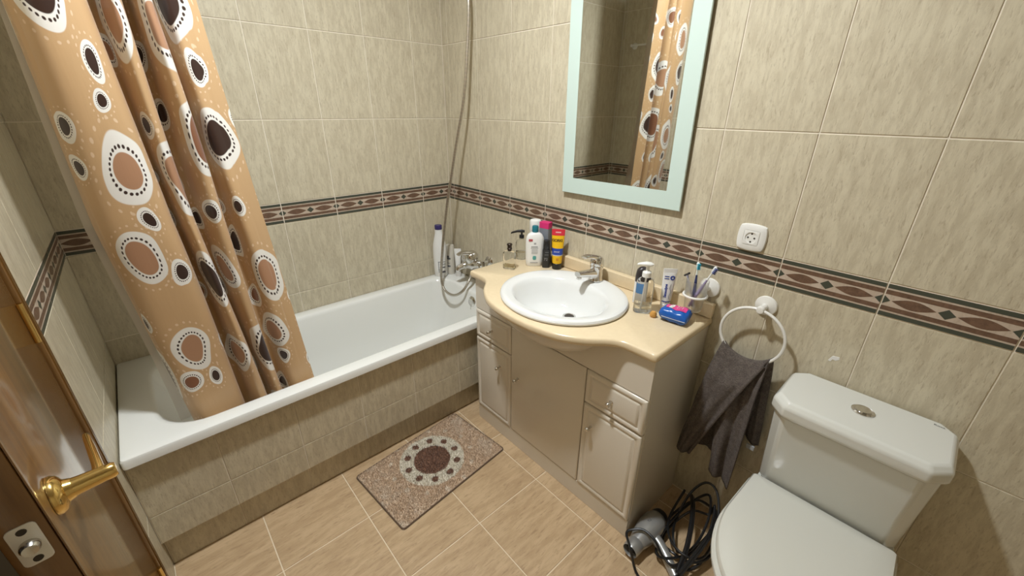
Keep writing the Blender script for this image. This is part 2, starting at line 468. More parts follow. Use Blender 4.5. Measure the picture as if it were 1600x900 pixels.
# wall behind the tub, faces +x: local +x runs along +y
w = struct(MB().box(-.12, -.0022, LW - .1, .002, -.1, HC + .1).build('wall_back', M['grout'], smooth=False))
tile_wall(w, LW, 0., -.1843 - TW * 6, lambda u, z: ((0, u, z), PI / 2))
# wall with the door, faces +y: local +x runs along -x
DX0, DX1, DZ = .86, 1.545, 2.06
wb = MB(); wb.box(-.1, DX0, LW - .12, LW - .0022, -.1, HC + .1); wb.box(DX1, RX + .1, LW - .12, LW - .0022, -.1, HC + .1, 1); wb.box(DX0, DX1, LW - .12, LW - .0022, DZ, HC + .1, 1)
w = struct(wb.build('wall_left', [M['grout'], M['tile']], smooth=False))
def skip_left(a, b, z0, z1): return False
tile_wall(w, -DX0 + .02, 0., -.525, lambda u, z: ((-u, LW, z), PI))
struct(MB().box(RX, RX + .12, LW - .1, .12, -.1, HC + .1).build('wall_front', M['tile'], smooth=False))
struct(MB().box(-.1, RX + .1, LW - .1, .1, HC, HC + .1).build('ceiling', M['ceiling'], smooth=False))
# floor
FT = .316
fl = struct(MB().box(-.1, RX + .1, LW - 1.2, .1, -.1, -.0022).build('floor', mat('floor_grout', (.80, .68, .50), .85), smooth=False))
def floor_mesh(w, h):
    g = .002; t = .0028; c = .001; mb = MB()
    a = [(g, g, -t), (w - g, g, -t), (w - g, h - g, -t), (g, h - g, -t)]
    b = [(g, g, -c), (w - g, g, -c), (w - g, h - g, -c), (g, h - g, -c)]
    d = [(g + c, g + c, 0), (w - g - c, g + c, 0), (w - g - c, h - g - c, 0), (g + c, h - g - c, 0)]
    mb.loft([a, b, d], 0, False, True)
    me = bpy.data.meshes.new('floor_tile'); me.from_pydata(mb.v, [], mb.f); me.materials.append(M['floor_tile']); return me
_fc = {}
xs = [.60] + [.902 + FT * k for k in range(0, 6)] + [RX]
ys = [LW] + [-1.380 + FT * k for k in range(0, 5)] + [0.]
for i in range(len(xs) - 1):
    for j in range(len(ys) - 1):
        a, b = xs[i + 1] - xs[i], ys[j + 1] - ys[j]
        if a < .01 or b < .01: continue
        key = (round(a, 3), round(b, 3))
        if key not in _fc: _fc[key] = floor_mesh(a, b)
        o = link('floor_tile', _fc[key], fl); o.location = (xs[i], ys[j], 0)
# hallway seen through the gap behind the door
struct(MB().box(.2, 2.6, LW - 1.25, LW - 1.15, -.1, HC).build('wall_hall', M['hall'], smooth=False))

# ------------------------------------------------------------------ ceiling lamp
t = thing('ceiling_lamp', 'small round ceiling downlight with a glowing disc, above the middle of the room', 'lamp', (LAMP_XYZ[0], LAMP_XYZ[1], HC))
MB().lathe([(.064, -.0005), (.064, -.012), (.080, -.012), (.086, -.008), (.088, -.0005)], 32, cap=False).build('trim_ring', M['white_metal'], t)
m, nt, b = new_mat('lamp_glow'); b.inputs['Base Color'].default_value = (.9, .85, .75, 1)
b.inputs['Emission Color'].default_value = LAMP_COLOR; b.inputs['Emission Strength'].default_value = LAMP_STRENGTH
MB().lathe([(.0635, -.002), (.0635, -.009), (.058, -.0105), (.0, -.0108)], 32).build('diffuser', m, t)

# ------------------------------------------------------------------ door and its frame
fr = struct(MB().box(.832, .868, LW + .0005, LW + .016, 0, 2.10, 0, .003).box(1.545, 1.60, LW + .0005, LW + .016, 0, 2.10, 0, .003)
     .box(.832, 1.60, LW + .0005, LW + .016, 2.06, 2.11, 0, .003)
     .box(.848, .853, LW + .010, LW + .019, 0, 2.06).box(.858, .862, LW + .010, LW + .019, 0, 2.06)
     .box(.868, .884, LW - .115, LW + .008, 0, 2.06, 0, .002).box(1.529, 1.545, LW - .115, LW + .008, 0, 2.06, 0, .002)
     .build('trim_1', M['wood']))
dr = bpy.data.objects.new('door_1', None); C.objects.link(dr); struct(dr)
DANG = 5.9
dr.location = (.8905, LW + .012, 0); dr.rotation_euler = (0, 0, math.radians(DANG))
DWID = .622
MB().box(.002, DWID, -.040, 0., .008, 2.035, 0, .0025).build('slab', M['wood'], dr)
MB().box(.0, .002, -.04, 0, .008, 2.035).build('hinge_edge', M['wood'], dr)
MB().box(DWID - .008, DWID - .001, .0005, .0025, .008, 2.03, 0, .0008).build('edge_lipping', M['wood'], dr)
ZL = 1.035; XL = DWID - .075
hd = MB(); hd.lathe_axis([(.0, 0), (.027, 0), (.027, .004), (.024, .009), (.016, .013), (.0135, .02)], (XL, 0.0005, ZL), (0, 1, 0), 24)
h = hd.build('handle', M['brass'], dr)
nk = MB(); nk.lathe_axis([(.0135, .018), (.0125, .026), (.0112, .052), (.0112, .060), (.009, .064), (.0, .065)], (XL, 0, ZL), (0, 1, 0), 20)
nk.build('neck', M['brass'], h)
grip = []
for q, (hw, hh, yy) in ((0., (.007, .010, .047)), (.02, (.0055, .012, .047)), (.06, (.005, .0135, .045)), (.095, (.0045, .013, .043)), (.108, (.004, .010, .042)), (.112, (.002, .005, .042))):
    grip.append([(XL - q, yy + a, ZL + c) for a, c in rrect(-hw, hw, -hh, hh, min(hw, hh) * .8, 3)])
MB().loft(grip, 0, True, True).build('grip', M['brass'], h)
lp = MB(); lp.loft([[(DWID + z, -.020 + a, ZL + .002 + c) for a, c in rrect(-.0125 + i, .0125 - i, -.03 + i, .03 - i, .006, 4)] for z, i in ((0, 0), (.0015, 0), (.002, .0006))], 0, True, True)
lt = lp.build('latch_plate', M['white_metal'], dr)
MB().lathe_axis([(.0, 0), (.009, 0), (.009, .006), (.007, .010), (.0, .011)], (DWID + .002, -.020, ZL + .002), (1, 0, 0), 18).build('latch_bolt', M['nickel'], lt)
for s in (-1, 1):
    MB().lathe_axis([(0, 0), (.0045, 0), (.004, .0012), (0, .0013)], (DWID + .002, -.020, ZL + .002 + s * .022), (1, 0, 0), 12).build('screw', M['dark_gap'], lt)
for zz in (.25, 1.09, 1.85):
    MB().lathe([(0, -.045), (.006, -.045), (.006, .045), (0, .045)], 12, o=(.004, .004, zz)).build('hinge', M['brass'], dr)

# ------------------------------------------------------------------ bathtub with tiled front
tub = thing('bathtub', 'white enamel bathtub along the back wall with a tiled front', 'bathtub', (0, 0, 0))
RZ = .54
def loop(x0, x1, y0, y1, r, z, n=8): return [(x, y, z) for x, y in rrect(x0, x1, y0, y1, r, n)]
o0 = (.002, .685, LW + .003, -.003)
ins = [(.062, .622, -1.565, -.125)]
L = []
L.append(loop(*o0, .012, RZ - .034)); L.append(loop(*o0, .012, RZ - .008)); L.append(loop(o0[0] + .003, o0[1] - .003, o0[2] + .003, o0[3] - .003, .012, RZ - .002))
L.append(loop(o0[0] + .008, o0[1] - .008, o0[2] + .008, o0[3] - .008, .012, RZ))
ix0, ix1, iy0, iy1 = ins[0]
R = [.11, .11, .15, .15]
def inner(d, z, dl=0., dr_=0., k=1.): return [(x, y, z) for x, y in rrect(ix0 + d, ix1 - d, iy0 + d + dl, iy1 - d - dr_, [q * k for q in R], 8)]
L.append(inner(-.008, RZ)); L.append(inner(0, RZ - .002)); L.append(inner(.006, RZ - .008)); L.append(inner(.010, RZ - .02))
L.append(inner(.022, RZ - .10, .03, .008)); L.append(inner(.038, RZ - .22, .10, .02)); L.append(inner(.055, RZ - .32, .18, .035)); L.append(inner(.085, RZ - .37, .22, .05)); L.append(inner(.13, RZ - .39, .26, .07, .8))
tb = MB().loft(L, 0, False, True); tb.build('tub_shell', M['enamel'], tub)
# overflow rose with chain on the tap end
ov = MB(); ov.lathe_axis([(0, 0), (.034, 0), (.034, .004), (.026, .010), (0, .013)], (.388, -.140, .480), (0, -1, .12), 24)
ovo = ov.build('overflow', M['chrome'], tub)
MB().tube(spline([(.388, -.153, .468), (.388, -.157, .40), (.388, -.166, .32), (.39, -.20, .20)], 6), .0022, 6).build('chain', M['chrome'], ovo)
MB().lathe([(0, 0), (.028, 0), (.026, .004), (0, .005)], 20, o=(.342, -.42, .152)).build('drain', M['chrome'], tub)
# tiled front panel with a toe recess
PX = .655
fp = MB(); fp.box(.60, PX - .0022, LW + .001, -.002, .148, RZ - .03); fp.box(.57, .615 - .0022, LW + .001, -.002, 0.0, .148)
fpo = fp.build('front_panel', M['grout'], tub, smooth=False)
def panel(y0, y1, z0, z1, x):
    if y1 - y0 < .008: return
    o = link('tile', cached('tile', y1 - y0, z1 - z0), fpo); o.location = (x, y0, z0); o.rotation_euler = (0, 0, PI / 2)
k = -1.435 - TW
while k < -.003:
    a, b2 = max(k, LW + .002), min(k + TW, -.003)
    panel(a, b2, .2725, RZ - .032, PX); panel(a, b2, .148, .2725, PX); panel(a, b2, .0, .147, .615); k += TW

# ------------------------------------------------------------------ shower curtain, rod
ROD = 2.42
rod = thing('shower_rod', 'white metal shower rod above the outer edge of the bathtub', 'curtain rod', (.585, LW, ROD))
MB().tube([(0, .001, 0), (0, -LW - .001, 0)], .0125, 16).build('pole', M['white_metal'], rod)
for yy, dd in ((.0005, 1), (-LW - .0005, -1)): MB().lathe_axis([(0, 0), (.03, 0), (.03, .006), (.018, .014), (0, .015)], (0, yy, 0), (0, dd, 0), 20).build('end_flange', M['white_metal'], rod)
cur = thing('shower_curtain', 'orange-beige shower curtain printed with brown and white ringed blobs, bunched over the bathtub', 'curtain', (.585, -1.3, RZ))
plan = [(-.030, 0.0), (.004, .012), (.030, .045), (.034, .095), (.026, .15), (.004, .172), (-.030, .165), (-.028, .185), (.010, .200), (.036, .218), (.020, .236), (-.030, .232),
        (-.034, .250), (.006, .262), (.036, .282), (.022, .303), (-.028, .298), (-.032, .318), (.004, .330), (.030, .350), (.024, .388), (.012, .42)]
pl = spline([(a, b, 0) for a, b in plan], 9)
arc = [0.]
for i in range(1, len(pl)): arc.append(arc[-1] + (pl[i] - pl[i - 1]).length)
def lerp(a, b, t): return a + (b - a) * t
def cur_pt(p, s, z, dx=0.):
    """p plan point, s 0..1 across, z height"""
    t = max(0., min(1., (z - .45) / 1.65))
    yl = lerp(-1.474, -1.525, min(1, t * 2.2)); yr = lerp(-1.078, -1.175, t)
    amp = lerp(.82, 1.0, t) * (1 + .12 * math.sin(5 * z + 9 * s))
    xm = lerp(.560, .580, t) + .006 * math.sin(3.1 * z + 14 * s)
    y = lerp(yl, yr, p.y / .42) + .006 * math.sin(4.3 * z + 11 * s) * (1 if .05 < s < .95 else .3)
    x = xm + (p.x - .004) * 1.42 * amp + dx
    if s > .8: x += lerp(.022, -.032, t) * ((s - .8) / .2) ** 1.5
    if x > .602 and z < .64: x = .602 + (x - .602) * (.25 if z < .58 else lerp(.25, 1., (z - .58) / .06)); x = min(x, .616 if z < .56 else 1.)
    return (x, y, z)
def sheet(fn, ns, nz, z0, z1, name, m, parent, uvw, thick=.0012, sm=True):
    vs = []; fs = []; uv = []
    for j in range(nz + 1):
        z = lerp(z0, z1, j / nz)
        for i in range(ns): vs.append(fn(i, z)); uv.append((uvw[i], z))
    for j in range(nz):
        for i in range(ns - 1): a = j * ns + i; fs.append((a, a + 1, a + 1 + ns, a + ns))
    me = bpy.data.meshes.new(name); me.from_pydata(vs, [], fs); me.materials.append(m)
    ul = me.uv_layers.new(name='UVMap')
    for lp_ in me.loops: ul.data[lp_.index].uv = uv[lp_.vertex_index]
    for p in me.polygons: p.use_smooth = True
    o = link(name, me, parent)
    return o
oc = Vector((.585, -1.3, RZ))
co = sheet(lambda i, z: tuple(Vector(cur_pt(pl[i], arc[i] / arc[-1], z)) - oc), len(pl), 90, .455, ROD - .03, 'cloth', M['curtain'], cur, [a * 1.3 for a in arc])
lin = spline([(-.045, -.004, 0), (-.052, .06, 0), (-.040, .14, 0), (-.056, .22, 0), (-.044, .28, 0), (-.054, .33, 0), (-.046, .37, 0)], 8)
def lin_pt(i, z):
    t = max(0, min(1, (z - .45) / 1.2)); q = lin[i]; v = cur_pt(Vector((q.x, q.y, 0)), .5, z)
    f = (1 - t) ** 2
    return (v[0] - .03 * f, v[1] + (-.03 if i < 4 else .05 * (i / len(lin)) ** 2) * f - .008, z)
sheet(lambda i, z: tuple(Vector(lin_pt(i, z)) - oc), len(lin), 40, .47, ROD - .04, 'liner', M['liner'], cur, [q.y for q in lin])
for k in range(9):
    yy = -1.505 + .04 * k
    MB().torus((0, yy + 1.3, ROD - RZ - .008), .022, .0022, 'y', 20, 6).build('ring', M['white_plastic'], cur)

# ------------------------------------------------------------------ bath mixer, hose, shower holder
mx = thing('bath_mixer', 'chrome bath mixer tap on the wall above the bathtub end', 'tap', (.302, 0, .672))
for s in (-1, 1):
    MB().lathe_axis([(0, 0), (.032, 0), (.032, .004), (.022, .014), (.013, .016), (.013, .045)], (.075 * s, -.0005, .02), (0, -1, 0), 20).build('wall_flange', M['chrome'], mx)
MB().tube(spline([(-.088, -.058, .018), (-.06, -.068, .010), (0, -.078, .002), (.06, -.068, .010), (.088, -.058, .018)], 6), [.019] * 4 + [.026] * 5 + [.031] * 7 + [.026] * 5 + [.019] * 4, 20).build('body', M['chrome'], mx)
MB().lathe([(.030, 0), (.038, .012), (.041, .030), (.039, .048), (.030, .062), (.014, .069), (0, .070)], 24, o=(.004, -.078, .014)).build('cartridge', M['chrome'], mx)
lv = []
for q in range(8):
    t_ = q / 7; c = (-.004 * t_, -.090 - .075 * t_, .072 + .010 * math.sin(t_ * 2.6)); hw = .026 - .012 * t_; hh = .013 - .008 * t_
    lv.append([(c[0] + a_, c[1], c[2] + b_) for a_, b_ in rrect(-hw, hw, -hh, hh, min(hw, hh) * .9, 4)])
MB().loft(lv, 0, True, True).build('lever', M['chrome'], mx)
MB().tube(spline([(-.02, -.085, -.004), (-.034, -.110, -.010), (-.046, -.132, -.020), (-.050, -.140, -.034)], 6), [.021] * 6 + [.017] * 13, 16).build('spout', M['chrome'], mx)
MB().lathe([(.012, 0), (.014, -.01), (.014, -.026), (.010, -.030)], 16, o=(.016, -.078, -.026)).build('hose_outlet', M['chrome'], mx)
hp = [(.318, -.060, 2.02), (.327, -.061, 1.95), (.318, -.065, 1.808), (.299, -.085, 1.562), (.251, -.115, 1.32), (.206, -.15, 1.05), (.187, -.175, .869), (.180, -.195, .718), (.172, -.205, .574), (.210, -.207, .512), (.290, -.200, .506), (.345, -.175, .545), (.345, -.125, .600), (.318, -.085, .632)]
hpts = spline(hp, 14)
hs = tag(MB().tube(hpts, .0075, 10).build('shower_hose', mat('hose_metal', (.50, .47, .42), .3, .9)), 'flexible metal shower hose hanging in a loop over the bathtub corner', 'hose')
rib = MB()
acc = 0.; pts2 = [hpts[0]]
for i in range(1, len(hpts)):
    d = (hpts[i] - hpts[i - 1]); n = max(1, int(d.length / .0065))
    for k in range(1, n + 1): pts2.append(hpts[i - 1] + d * (k / n))
rr = [.0082 if i % 2 else .0068 for i in range(len(pts2))]
rb = rib.tube(pts2, rr, 10).build('spiral_winding', mat('hose_winding', (.56, .52, .46), .28, .95), hs)
sh = thing('shower_holder', 'chrome shower head in its wall holder above the bathtub corner', 'shower head', (.317, 0, 2.03))
MB().lathe_axis([(0, 0), (.026, 0), (.026, .008), (.014, .016), (.012, .04)], (0, -.0005, 0), (0, -1, 0), 18).build('bracket', M['chrome'], sh)
MB().tube(spline([(0, -.060, -.012), (0, -.066, .08), (0, -.085, .16), (0, -.105, .20)], 6), .012, 14).build('handset', M['chrome'], sh)
MB().lathe_axis([(0, 0), (.02, .0), (.042, .018), (.042, .028), (0, .03)], (0, -.095, .205), (0, -.8, -.6), 24).build('spray_head', M['chrome'], sh)

# small rail on the wall at the foot end, seen in the mirror
rl = thing('towel_rail', 'thin white rail high on the dark wall, seen in the mirror beside the curtain', 'rail', (.124, LW, 1.94))
for xx in (0, .36): MB().lathe_axis([(0, 0), (.022, 0), (.022, .006), (.011, .014), (.010, .05), (0, .056)], (xx, .0005, 0), (0, 1, 0), 18).build('mount', M['white_plastic'], rl)
MB().tube([(-.01, .045, 0), (.37, .045, 0)], .006, 12).build('bar', M['white_plastic'], rl)
# ------------------------------------------------------------------ vanity cabinet
VX0, VX1, VY = .728, 1.637, -.355
van = thing('vanity_cabinet', 'cream lacquered vanity cabinet with drawers and doors under the washbasin', 'cabinet', (0, 0, 0))
cb = MB(); cb.box(VX0, VX0 + .016, VY, -.004, 0, .80); cb.box(VX1 - .016, VX1, VY, -.004, 0, .80); cb.box(VX0 + .016, VX1 - .016, -.016, -.004, .06, .80)
cb.box(VX0 + .016, VX1 - .016, VY, -.016, .06, .075)
cb.build('carcass', M['lacquer'], van, smooth=False)
MB().box(VX0 + .0005, VX1 - .0005, VY - .0125, VY + .006, 0, .087, 0, .0015).build('plinth', M['lacquer'], van)
fu = [(VX0 + .0005, .650), (VX1 - .0005, .650), (VX1 - .0005, .799), (1.388, .799), (1.318, .712), (1.026, .712), (.956, .799), (VX0 + .0005, .799)]
MB().loft([[(x, y, z) for x, z in fu] for y in (VY - .0125, VY + .006)], 0, True, True).build('fascia', M['lacquer'], van, smooth=False)
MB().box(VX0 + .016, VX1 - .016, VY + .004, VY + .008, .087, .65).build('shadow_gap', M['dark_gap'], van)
def front(name, x0, x1, z0, z1, raised=True):
    y = VY; g = .0018; mb = MB()
    prof = [(0, 0), (0, -.011), (.002, -.0155), (.005, -.0175), (.011, -.0185), (.017, -.0165), (.020, -.0135), (.024, -.0135), (.027, -.0165), (.034, -.0180)] if raised else [(0, 0), (0, -.013), (.002, -.0155), (.005, -.0165)]
    lps = [[(x, y + d, z) for x, z in rrect(x0 + g + i, x1 - g - i, z0 + g + i, z1 - g - i, .0012, 1)] for i, d in prof]
    mb.loft(lps, 0, True, True)
    return mb.build(name, M['lacquer'], van)
def knob(par, x, z):
    MB().lathe_axis([(0, 0), (.008, 0), (.008, .002), (.0042, .005), (.004, .014), (.0085, .019), (.0095, .024), (.006, .029), (0, .030)], (x, VY - .0165, z), (0, -1, 0), 16).build('knob', M['nickel'], par)
CX0, CX1 = .979, 1.388
d = front('drawer', VX0, CX0, .502, .648); knob(d, .848, .572)
d = front('door', VX0, CX0, .089, .499); knob(d, .905, .405)
d = front('centre_door', CX0, CX1, .089, .648, False); knob(d, 1.027, .402)
d = front('drawer', CX1, VX1, .502, .648); knob(d, 1.505, .568)
d = front('door', CX1, VX1, .089, .499); knob(d, 1.432, .408)
ap = MB(); lps = []
for i in range(9):
    t = i / 8; zz = .7985 - .118 * math.sin(t * PI / 2); s = math.cos(t * PI / 2)
    lps.append([(1.172 + .255 * s ** .8 * math.cos(a), VY - .0125 - .125 * s ** .8 * math.sin(a), zz) for a in [PI * k / 24 for k in range(25)]])
ap.loft(lps, 0, False, False, close=False)
ap.build('basin_apron', M['lacquer'], van)

# ------------------------------------------------------------------ countertop
CT = .83; CTH = .030
def counter_outline(d=0.):
    pts = [(.702 + d, -.004), (.702 + d, -.372 + d)]
    pts += [(.704 + d, -.380 + d), (.712 + d, -.384 + d)]
    ctl = [(.712 + d * .5, -.384 + d), (.765, -.384 + d), (.815 + d, -.388 + d), (.852 + d, -.410 + d), (.905 + d * .8, -.462 + d * .8), (.985 + d * .5, -.510 + d), (1.075, -.533 + d), (1.172, -.540 + d), (1.269, -.533 + d), (1.359 - d * .5, -.510 + d), (1.439 - d * .8, -.462 + d * .8), (1.492 - d, -.410 + d), (1.529 - d, -.388 + d), (1.58, -.384 + d), (1.634 - d * .5, -.384 + d)]
    pts += [(p.x, p.y) for p in spline([(a, b, 0) for a, b in ctl], 5)][1:]
    pts += [(1.642 - d, -.380 + d), (1.645 - d, -.372 + d), (1.645 - d, -.004)]
    return pts
import bmesh
SKC = (1.172, -.275)
def counter_build():
    bm = bmesh.new()
    def ring(pts, z): return [bm.verts.new((x, y, z)) for x, y in pts]
    hole = [(SKC[0] + .235 * math.cos(2 * PI * k / 64), SKC[1] + .205 * math.sin(2 * PI * k / 64)) for k in range(64)]
    prof = [(.006, CT - CTH), (.0015, CT - CTH + .005), (0, CT - CTH + .013), (.0015, CT - .006), (.004, CT - .002), (.008, CT)]
    rings = [ring(counter_outline(d), z) for d, z in prof]
    n = len(rings[0])
    for a, b in zip(rings[:-1], rings[1:]):
        for i in range(n): bm.faces.new((a[i], a[(i + 1) % n], b[(i + 1) % n], b[i]))
    ht = ring(hole, CT); hb = ring(hole, CT - CTH)
    for i in range(64): bm.faces.new((ht[i], ht[(i + 1) % 64], hb[(i + 1) % 64], hb[i]))
    for a, h in ((rings[-1], ht), (rings[0], hb)):
        ed = [bm.edges.get((a[i], a[(i + 1) % n])) for i in range(n)] + [bm.edges.get((h[i], h[(i + 1) % 64])) for i in range(64)]
        bmesh.ops.triangle_fill(bm, edges=ed, use_beauty=True)
    bmesh.ops.recalc_face_normals(bm, faces=bm.faces)
    me = bpy.data.meshes.new('slab'); bm.to_mesh(me); bm.free(); me.materials.append(M['counter']); shade(me, 40); return me
ctop = thing('countertop', 'cream stone-look countertop with a curved front on the vanity', 'countertop', (0, 0, 0))
link('slab', counter_build(), ctop)
MB().box(.702, 1.645, -.024, -.001, CT + .0002, CT + .056, 0, .004).build('upstand', M['counter'], ctop)

# ------------------------------------------------------------------ washbasin and tap
snk = thing('washbasin', 'oval white ceramic washbasin set into the cream countertop', 'sink', (SKC[0], SKC[1], CT))
def ell(rx, ry, z, cy=0., n=64): return [(rx * math.cos(2 * PI * k / n), cy + ry * math.sin(2 * PI * k / n), z) for k in range(n)]
def ellb(rx, ry, z, cy=0., lim=.232):
    return [(x, min(y, lim), z) for x, y, z in ell(rx, ry, z, cy)]
L = [ellb(.230, .200, -.012), ellb(.250, .230, .0005), ellb(.257, .237, .004), ellb(.258, .238, .010), ellb(.254, .234, .017), ellb(.246, .227, .0205), ellb(.236, .218, .0205)]
L += [ell(.205, .172, .0165, -.022), ell(.196, .163, .010, -.022), ell(.187, .154, -.006, -.022), ell(.168, .140, -.042, -.018), ell(.142, .116, -.074, -.004), ell(.102, .082, -.093, .020), ell(.055, .047, -.103, .042), ell(.024, .024, -.107, .050)]
MB().loft(L, 0, False, False).build('basin', M['ceramic'], snk)
dn = MB().lathe([(.0, -.1255), (.023, -.1255), (.027, -.1235), (.027, -.1215), (.021, -.1210), (.019, -.1235)], 24, o=(0, .050, .0185)).build('drain', M['chrome'], snk)
MB().lathe([(0, -.1225), (.0185, -.1225), (.0185, -.1215), (0, -.121)], 20, o=(0, .050, .0185)).build('plug', M['dark_gap'], dn)
ou = MB(); ou.lathe([(.235, -.012), (.225, -.04), (.195, -.085), (.14, -.125), (.05, -.142), (.03, -.142)], 40, sy=.82, cap=False); ou.build('basin_underside', M['ceramic'], snk)
tp = thing('basin_tap', 'chrome single-lever tap at the back of the washbasin', 'tap', (1.180, -.078, CT + .0208))
MB().lathe([(0, 0), (.029, 0), (.030, .004), (.0275, .010), (.0265, .05), (.0275, .066), (.0270, .068), (0, .068)], 30).build('body', M['chrome'], tp)
sp = []
for q in range(9):
    t = q / 8; c = (-.012 * t, -.010 - .098 * t, .034 + .014 * t); hw = .021 - .007 * t; hh = .0165 - .0055 * t
    sp.append([(c[0] + a, c[1], c[2] + b) for a, b in rrect(-hw, hw, -hh, hh, min(hw, hh) * .85, 4)])
spo = MB().loft(sp, 0, True, True).build('spout', M['chrome'], tp)
MB().lathe([(0, 0), (.0105, 0), (.0105, .010), (.009, .014), (0, .014)], 18, o=(-.0115, -.098, .0265)).build('aerator', M['chrome'], spo)
hd = MB().lathe([(0, .0685), (.0275, .0685), (.0285, .074), (.0275, .088), (.022, .100), (.012, .106), (0, .108)], 30).build('lever', M['chrome'], tp)
lv = []
for q in range(9):
    t = q / 8; c = (-.016 * t, .004 - .074 * t, .092 + .020 * math.sin(t * 1.9)); hw = .018 - .005 * t; hh = .012 * (1 - t) + .0035
    lv.append([(c[0] + a, c[1], c[2] + b) for a, b in rrect(-hw, hw, -hh, hh, min(hw, hh) * .85, 4)])
MB().loft(lv, 0, True, True).build('lever_arm', M['chrome'], hd)

# ------------------------------------------------------------------ mirror
mr = thing('wall_mirror', 'rectangular wall mirror with a pale green frosted glass border', 'mirror', (1.189, -.0005, 1.178))
mr.rotation_euler = (0, -math.radians(.75), 0)
MW, MH, FB = .272, .80, .058
mb = MB(); fs_o = [(-MW, 0), (MW, 0), (MW, MH), (-MW, MH)]; fs_i = [(-MW + FB, FB + .006), (MW - FB, FB + .006), (MW - FB, MH - FB), (-MW + FB, MH - FB)]
mb.loft([[(x, y, z) for x, z in q] for q, y in ((fs_o, -.012), (fs_o, -.018), ([(a * .995, b * .995 + .002) for a, b in fs_o], -.0195), (fs_i, -.0195), (fs_i, -.0185))], 0, False, False)
mb.build('frosted_border', M['frosted'], mr, smooth=False)
MB().poly([(x, -.0188, z) for x, z in fs_i]).build('mirror_glass', M['mirror'], mr, smooth=False)
MB().box(-MW + .01, MW - .01, -.012, 0, .01, MH - .01).build('backing', M['dark_gap'], mr, smooth=False)

# ------------------------------------------------------------------ socket
so = thing('wall_socket', 'white square wall socket with rounded frame above the decorated border', 'socket', (1.7035, 0, 1.140))
def pillow(h, k, n=8):
    out = []
    for (x0, z0), (x1, z1) in (((h, -h), (h, h)), ((h, h), (-h, h)), ((-h, h), (-h, -h)), ((-h, -h), (h, -h))):
        for i in range(n):
            t = i / n; b = k * math.sin(PI * t); nx, nz = (z1 - z0), -(x1 - x0); l = math.hypot(nx, nz)
            e = .004 * (abs(2 * t - 1) ** 8)
            out.append((lerp(x0, x1, t) * (1 - e * 12) + nx / l * b, lerp(z0, z1, t) * (1 - e * 12) + nz / l * b))
    return out
prof = [(.039, .004, 0), (.039, .004, -.004), (.0375, .004, -.008), (.033, .003, -.0105), (.0235, .0, -.011), (.0232, 0, -.009)]
MB().loft([[(x, d, z) for x, z in pillow(h, k)] for h, k, d in prof], 0, False, True).build('frame', M['white_plastic'], so)
ins_ = MB(); ins_.loft([[(x, d, z) for x, z in rrect(-.0225 + i, .0225 - i, -.0225 + i, .0225 - i, .002, 7)] for i, d in ((0, -.0092), (0, -.0115), (.001, -.012))], 0, False, False)
ins_.loft([[(x, -.012, z) for x, z in rrect(-.0215, .0215, -.0215, .0215, .002, 7)], [(.0175 * math.cos(a), -.012, .0175 * math.sin(a)) for a in [2 * PI * (k + .0) / 32 for k in range(32)]], [(.017 * math.cos(a), -.0095, .017 * math.sin(a)) for a in [2 * PI * k / 32 for k in range(32)]]], 0, False, True)
ino = ins_.build('insert', M['white_plastic'], so)
for xx, zz in ((-.0095, 0), (.0095, 0), (0, -.013), (0, .013)):
    MB().lathe_axis([(0, 0), (.0028, 0), (.0028, .0006), (0, .0006)], (xx, -.0096, zz), (0, -1, 0), 12).build('contact_hole', M['dark_gap'], ino)

# ------------------------------------------------------------------ toilet
TX = 2.108
tl = thing('toilet', 'white close-coupled toilet with closed lid and low cistern', 'toilet', (TX, 0, 0))
def ch(h, y0, y1, cbk, cf, z): return [(x, y, z) for x, y in chamfer(-h, h, y0, y1, cbk, cf)]
def bev_loops(loops, name, m, w=.006, seg=3):
    o = MB().loft(loops, 0, True, True).build(name, m, tl)
    md = o.modifiers.new('bevel', 'BEVEL'); md.width = w; md.segments = seg; md.limit_method = 'ANGLE'; md.angle_limit = math.radians(25)
    for p in o.data.polygons: p.use_smooth = True
    return o
bev_loops([ch(.168, -.140, -.012, .02, .026, .3995), ch(.173, -.152, -.010, .02, .028, .412), ch(.179, -.214, -.006, .02, .030, .7125)], 'cistern', M['toilet_ceramic'], .008)
lid = bev_loops([ch(.184, -.224, -.004, .03, .034, .713), ch(.188, -.230, -.004, .032, .036, .722), ch(.188, -.230, -.004, .032, .036, .750), ch(.178, -.218, -.012, .03, .033, .766)], 'cistern_lid', M['toilet_ceramic'], .007)
fb = MB().lathe([(0, .7662), (.026, .7662), (.026, .769), (.022, .7715), (.019, .770)], 32, sy=1., o=(0, -.110, 0)).build('flush_ring', M['chrome'], tl)
for s in (-1, 1):
    pts = [(s * (.0008 + .0165 * math.cos(a)), -.110 + .0172 * math.sin(a)) for a in [-PI / 2 + PI * k / 14 for k in range(15)]]
    MB().loft([[(x, y, z) for x, y in pts] for z in (.768, .7735 if s > 0 else .7725)], 0, True, True).build('flush_button', M['chrome'], fb)
def mark(x, y): return Vector((x + .145, y - .033, .7666))
text_mesh('maker_mark', 'Roca', .011, M['ink'], lid, mark)
def dee(w, y0, y1, z, n=40, k=.62, s=1.0):
    """D outline: straight at the back y1, elliptical to the front y0"""
    ym = y1 + (y0 - y1) * .42; pts = []
    for i in range(n + 1):
        a = PI * i / n
        pts.append((-w * math.cos(a) if True else 0, ym + (y0 - ym) * math.sin(a)))
    back = [(w * lerp(1, .96, t), lerp(ym, y1, t)) for t in (.25, .5, .75, .97)] + [(w * .93, y1), (-w * .93, y1)] + [(-w * lerp(1, .96, t), lerp(ym, y1, t)) for t in (.97, .75, .5, .25)]
    return [(x, y, z) for x, y in pts + back]
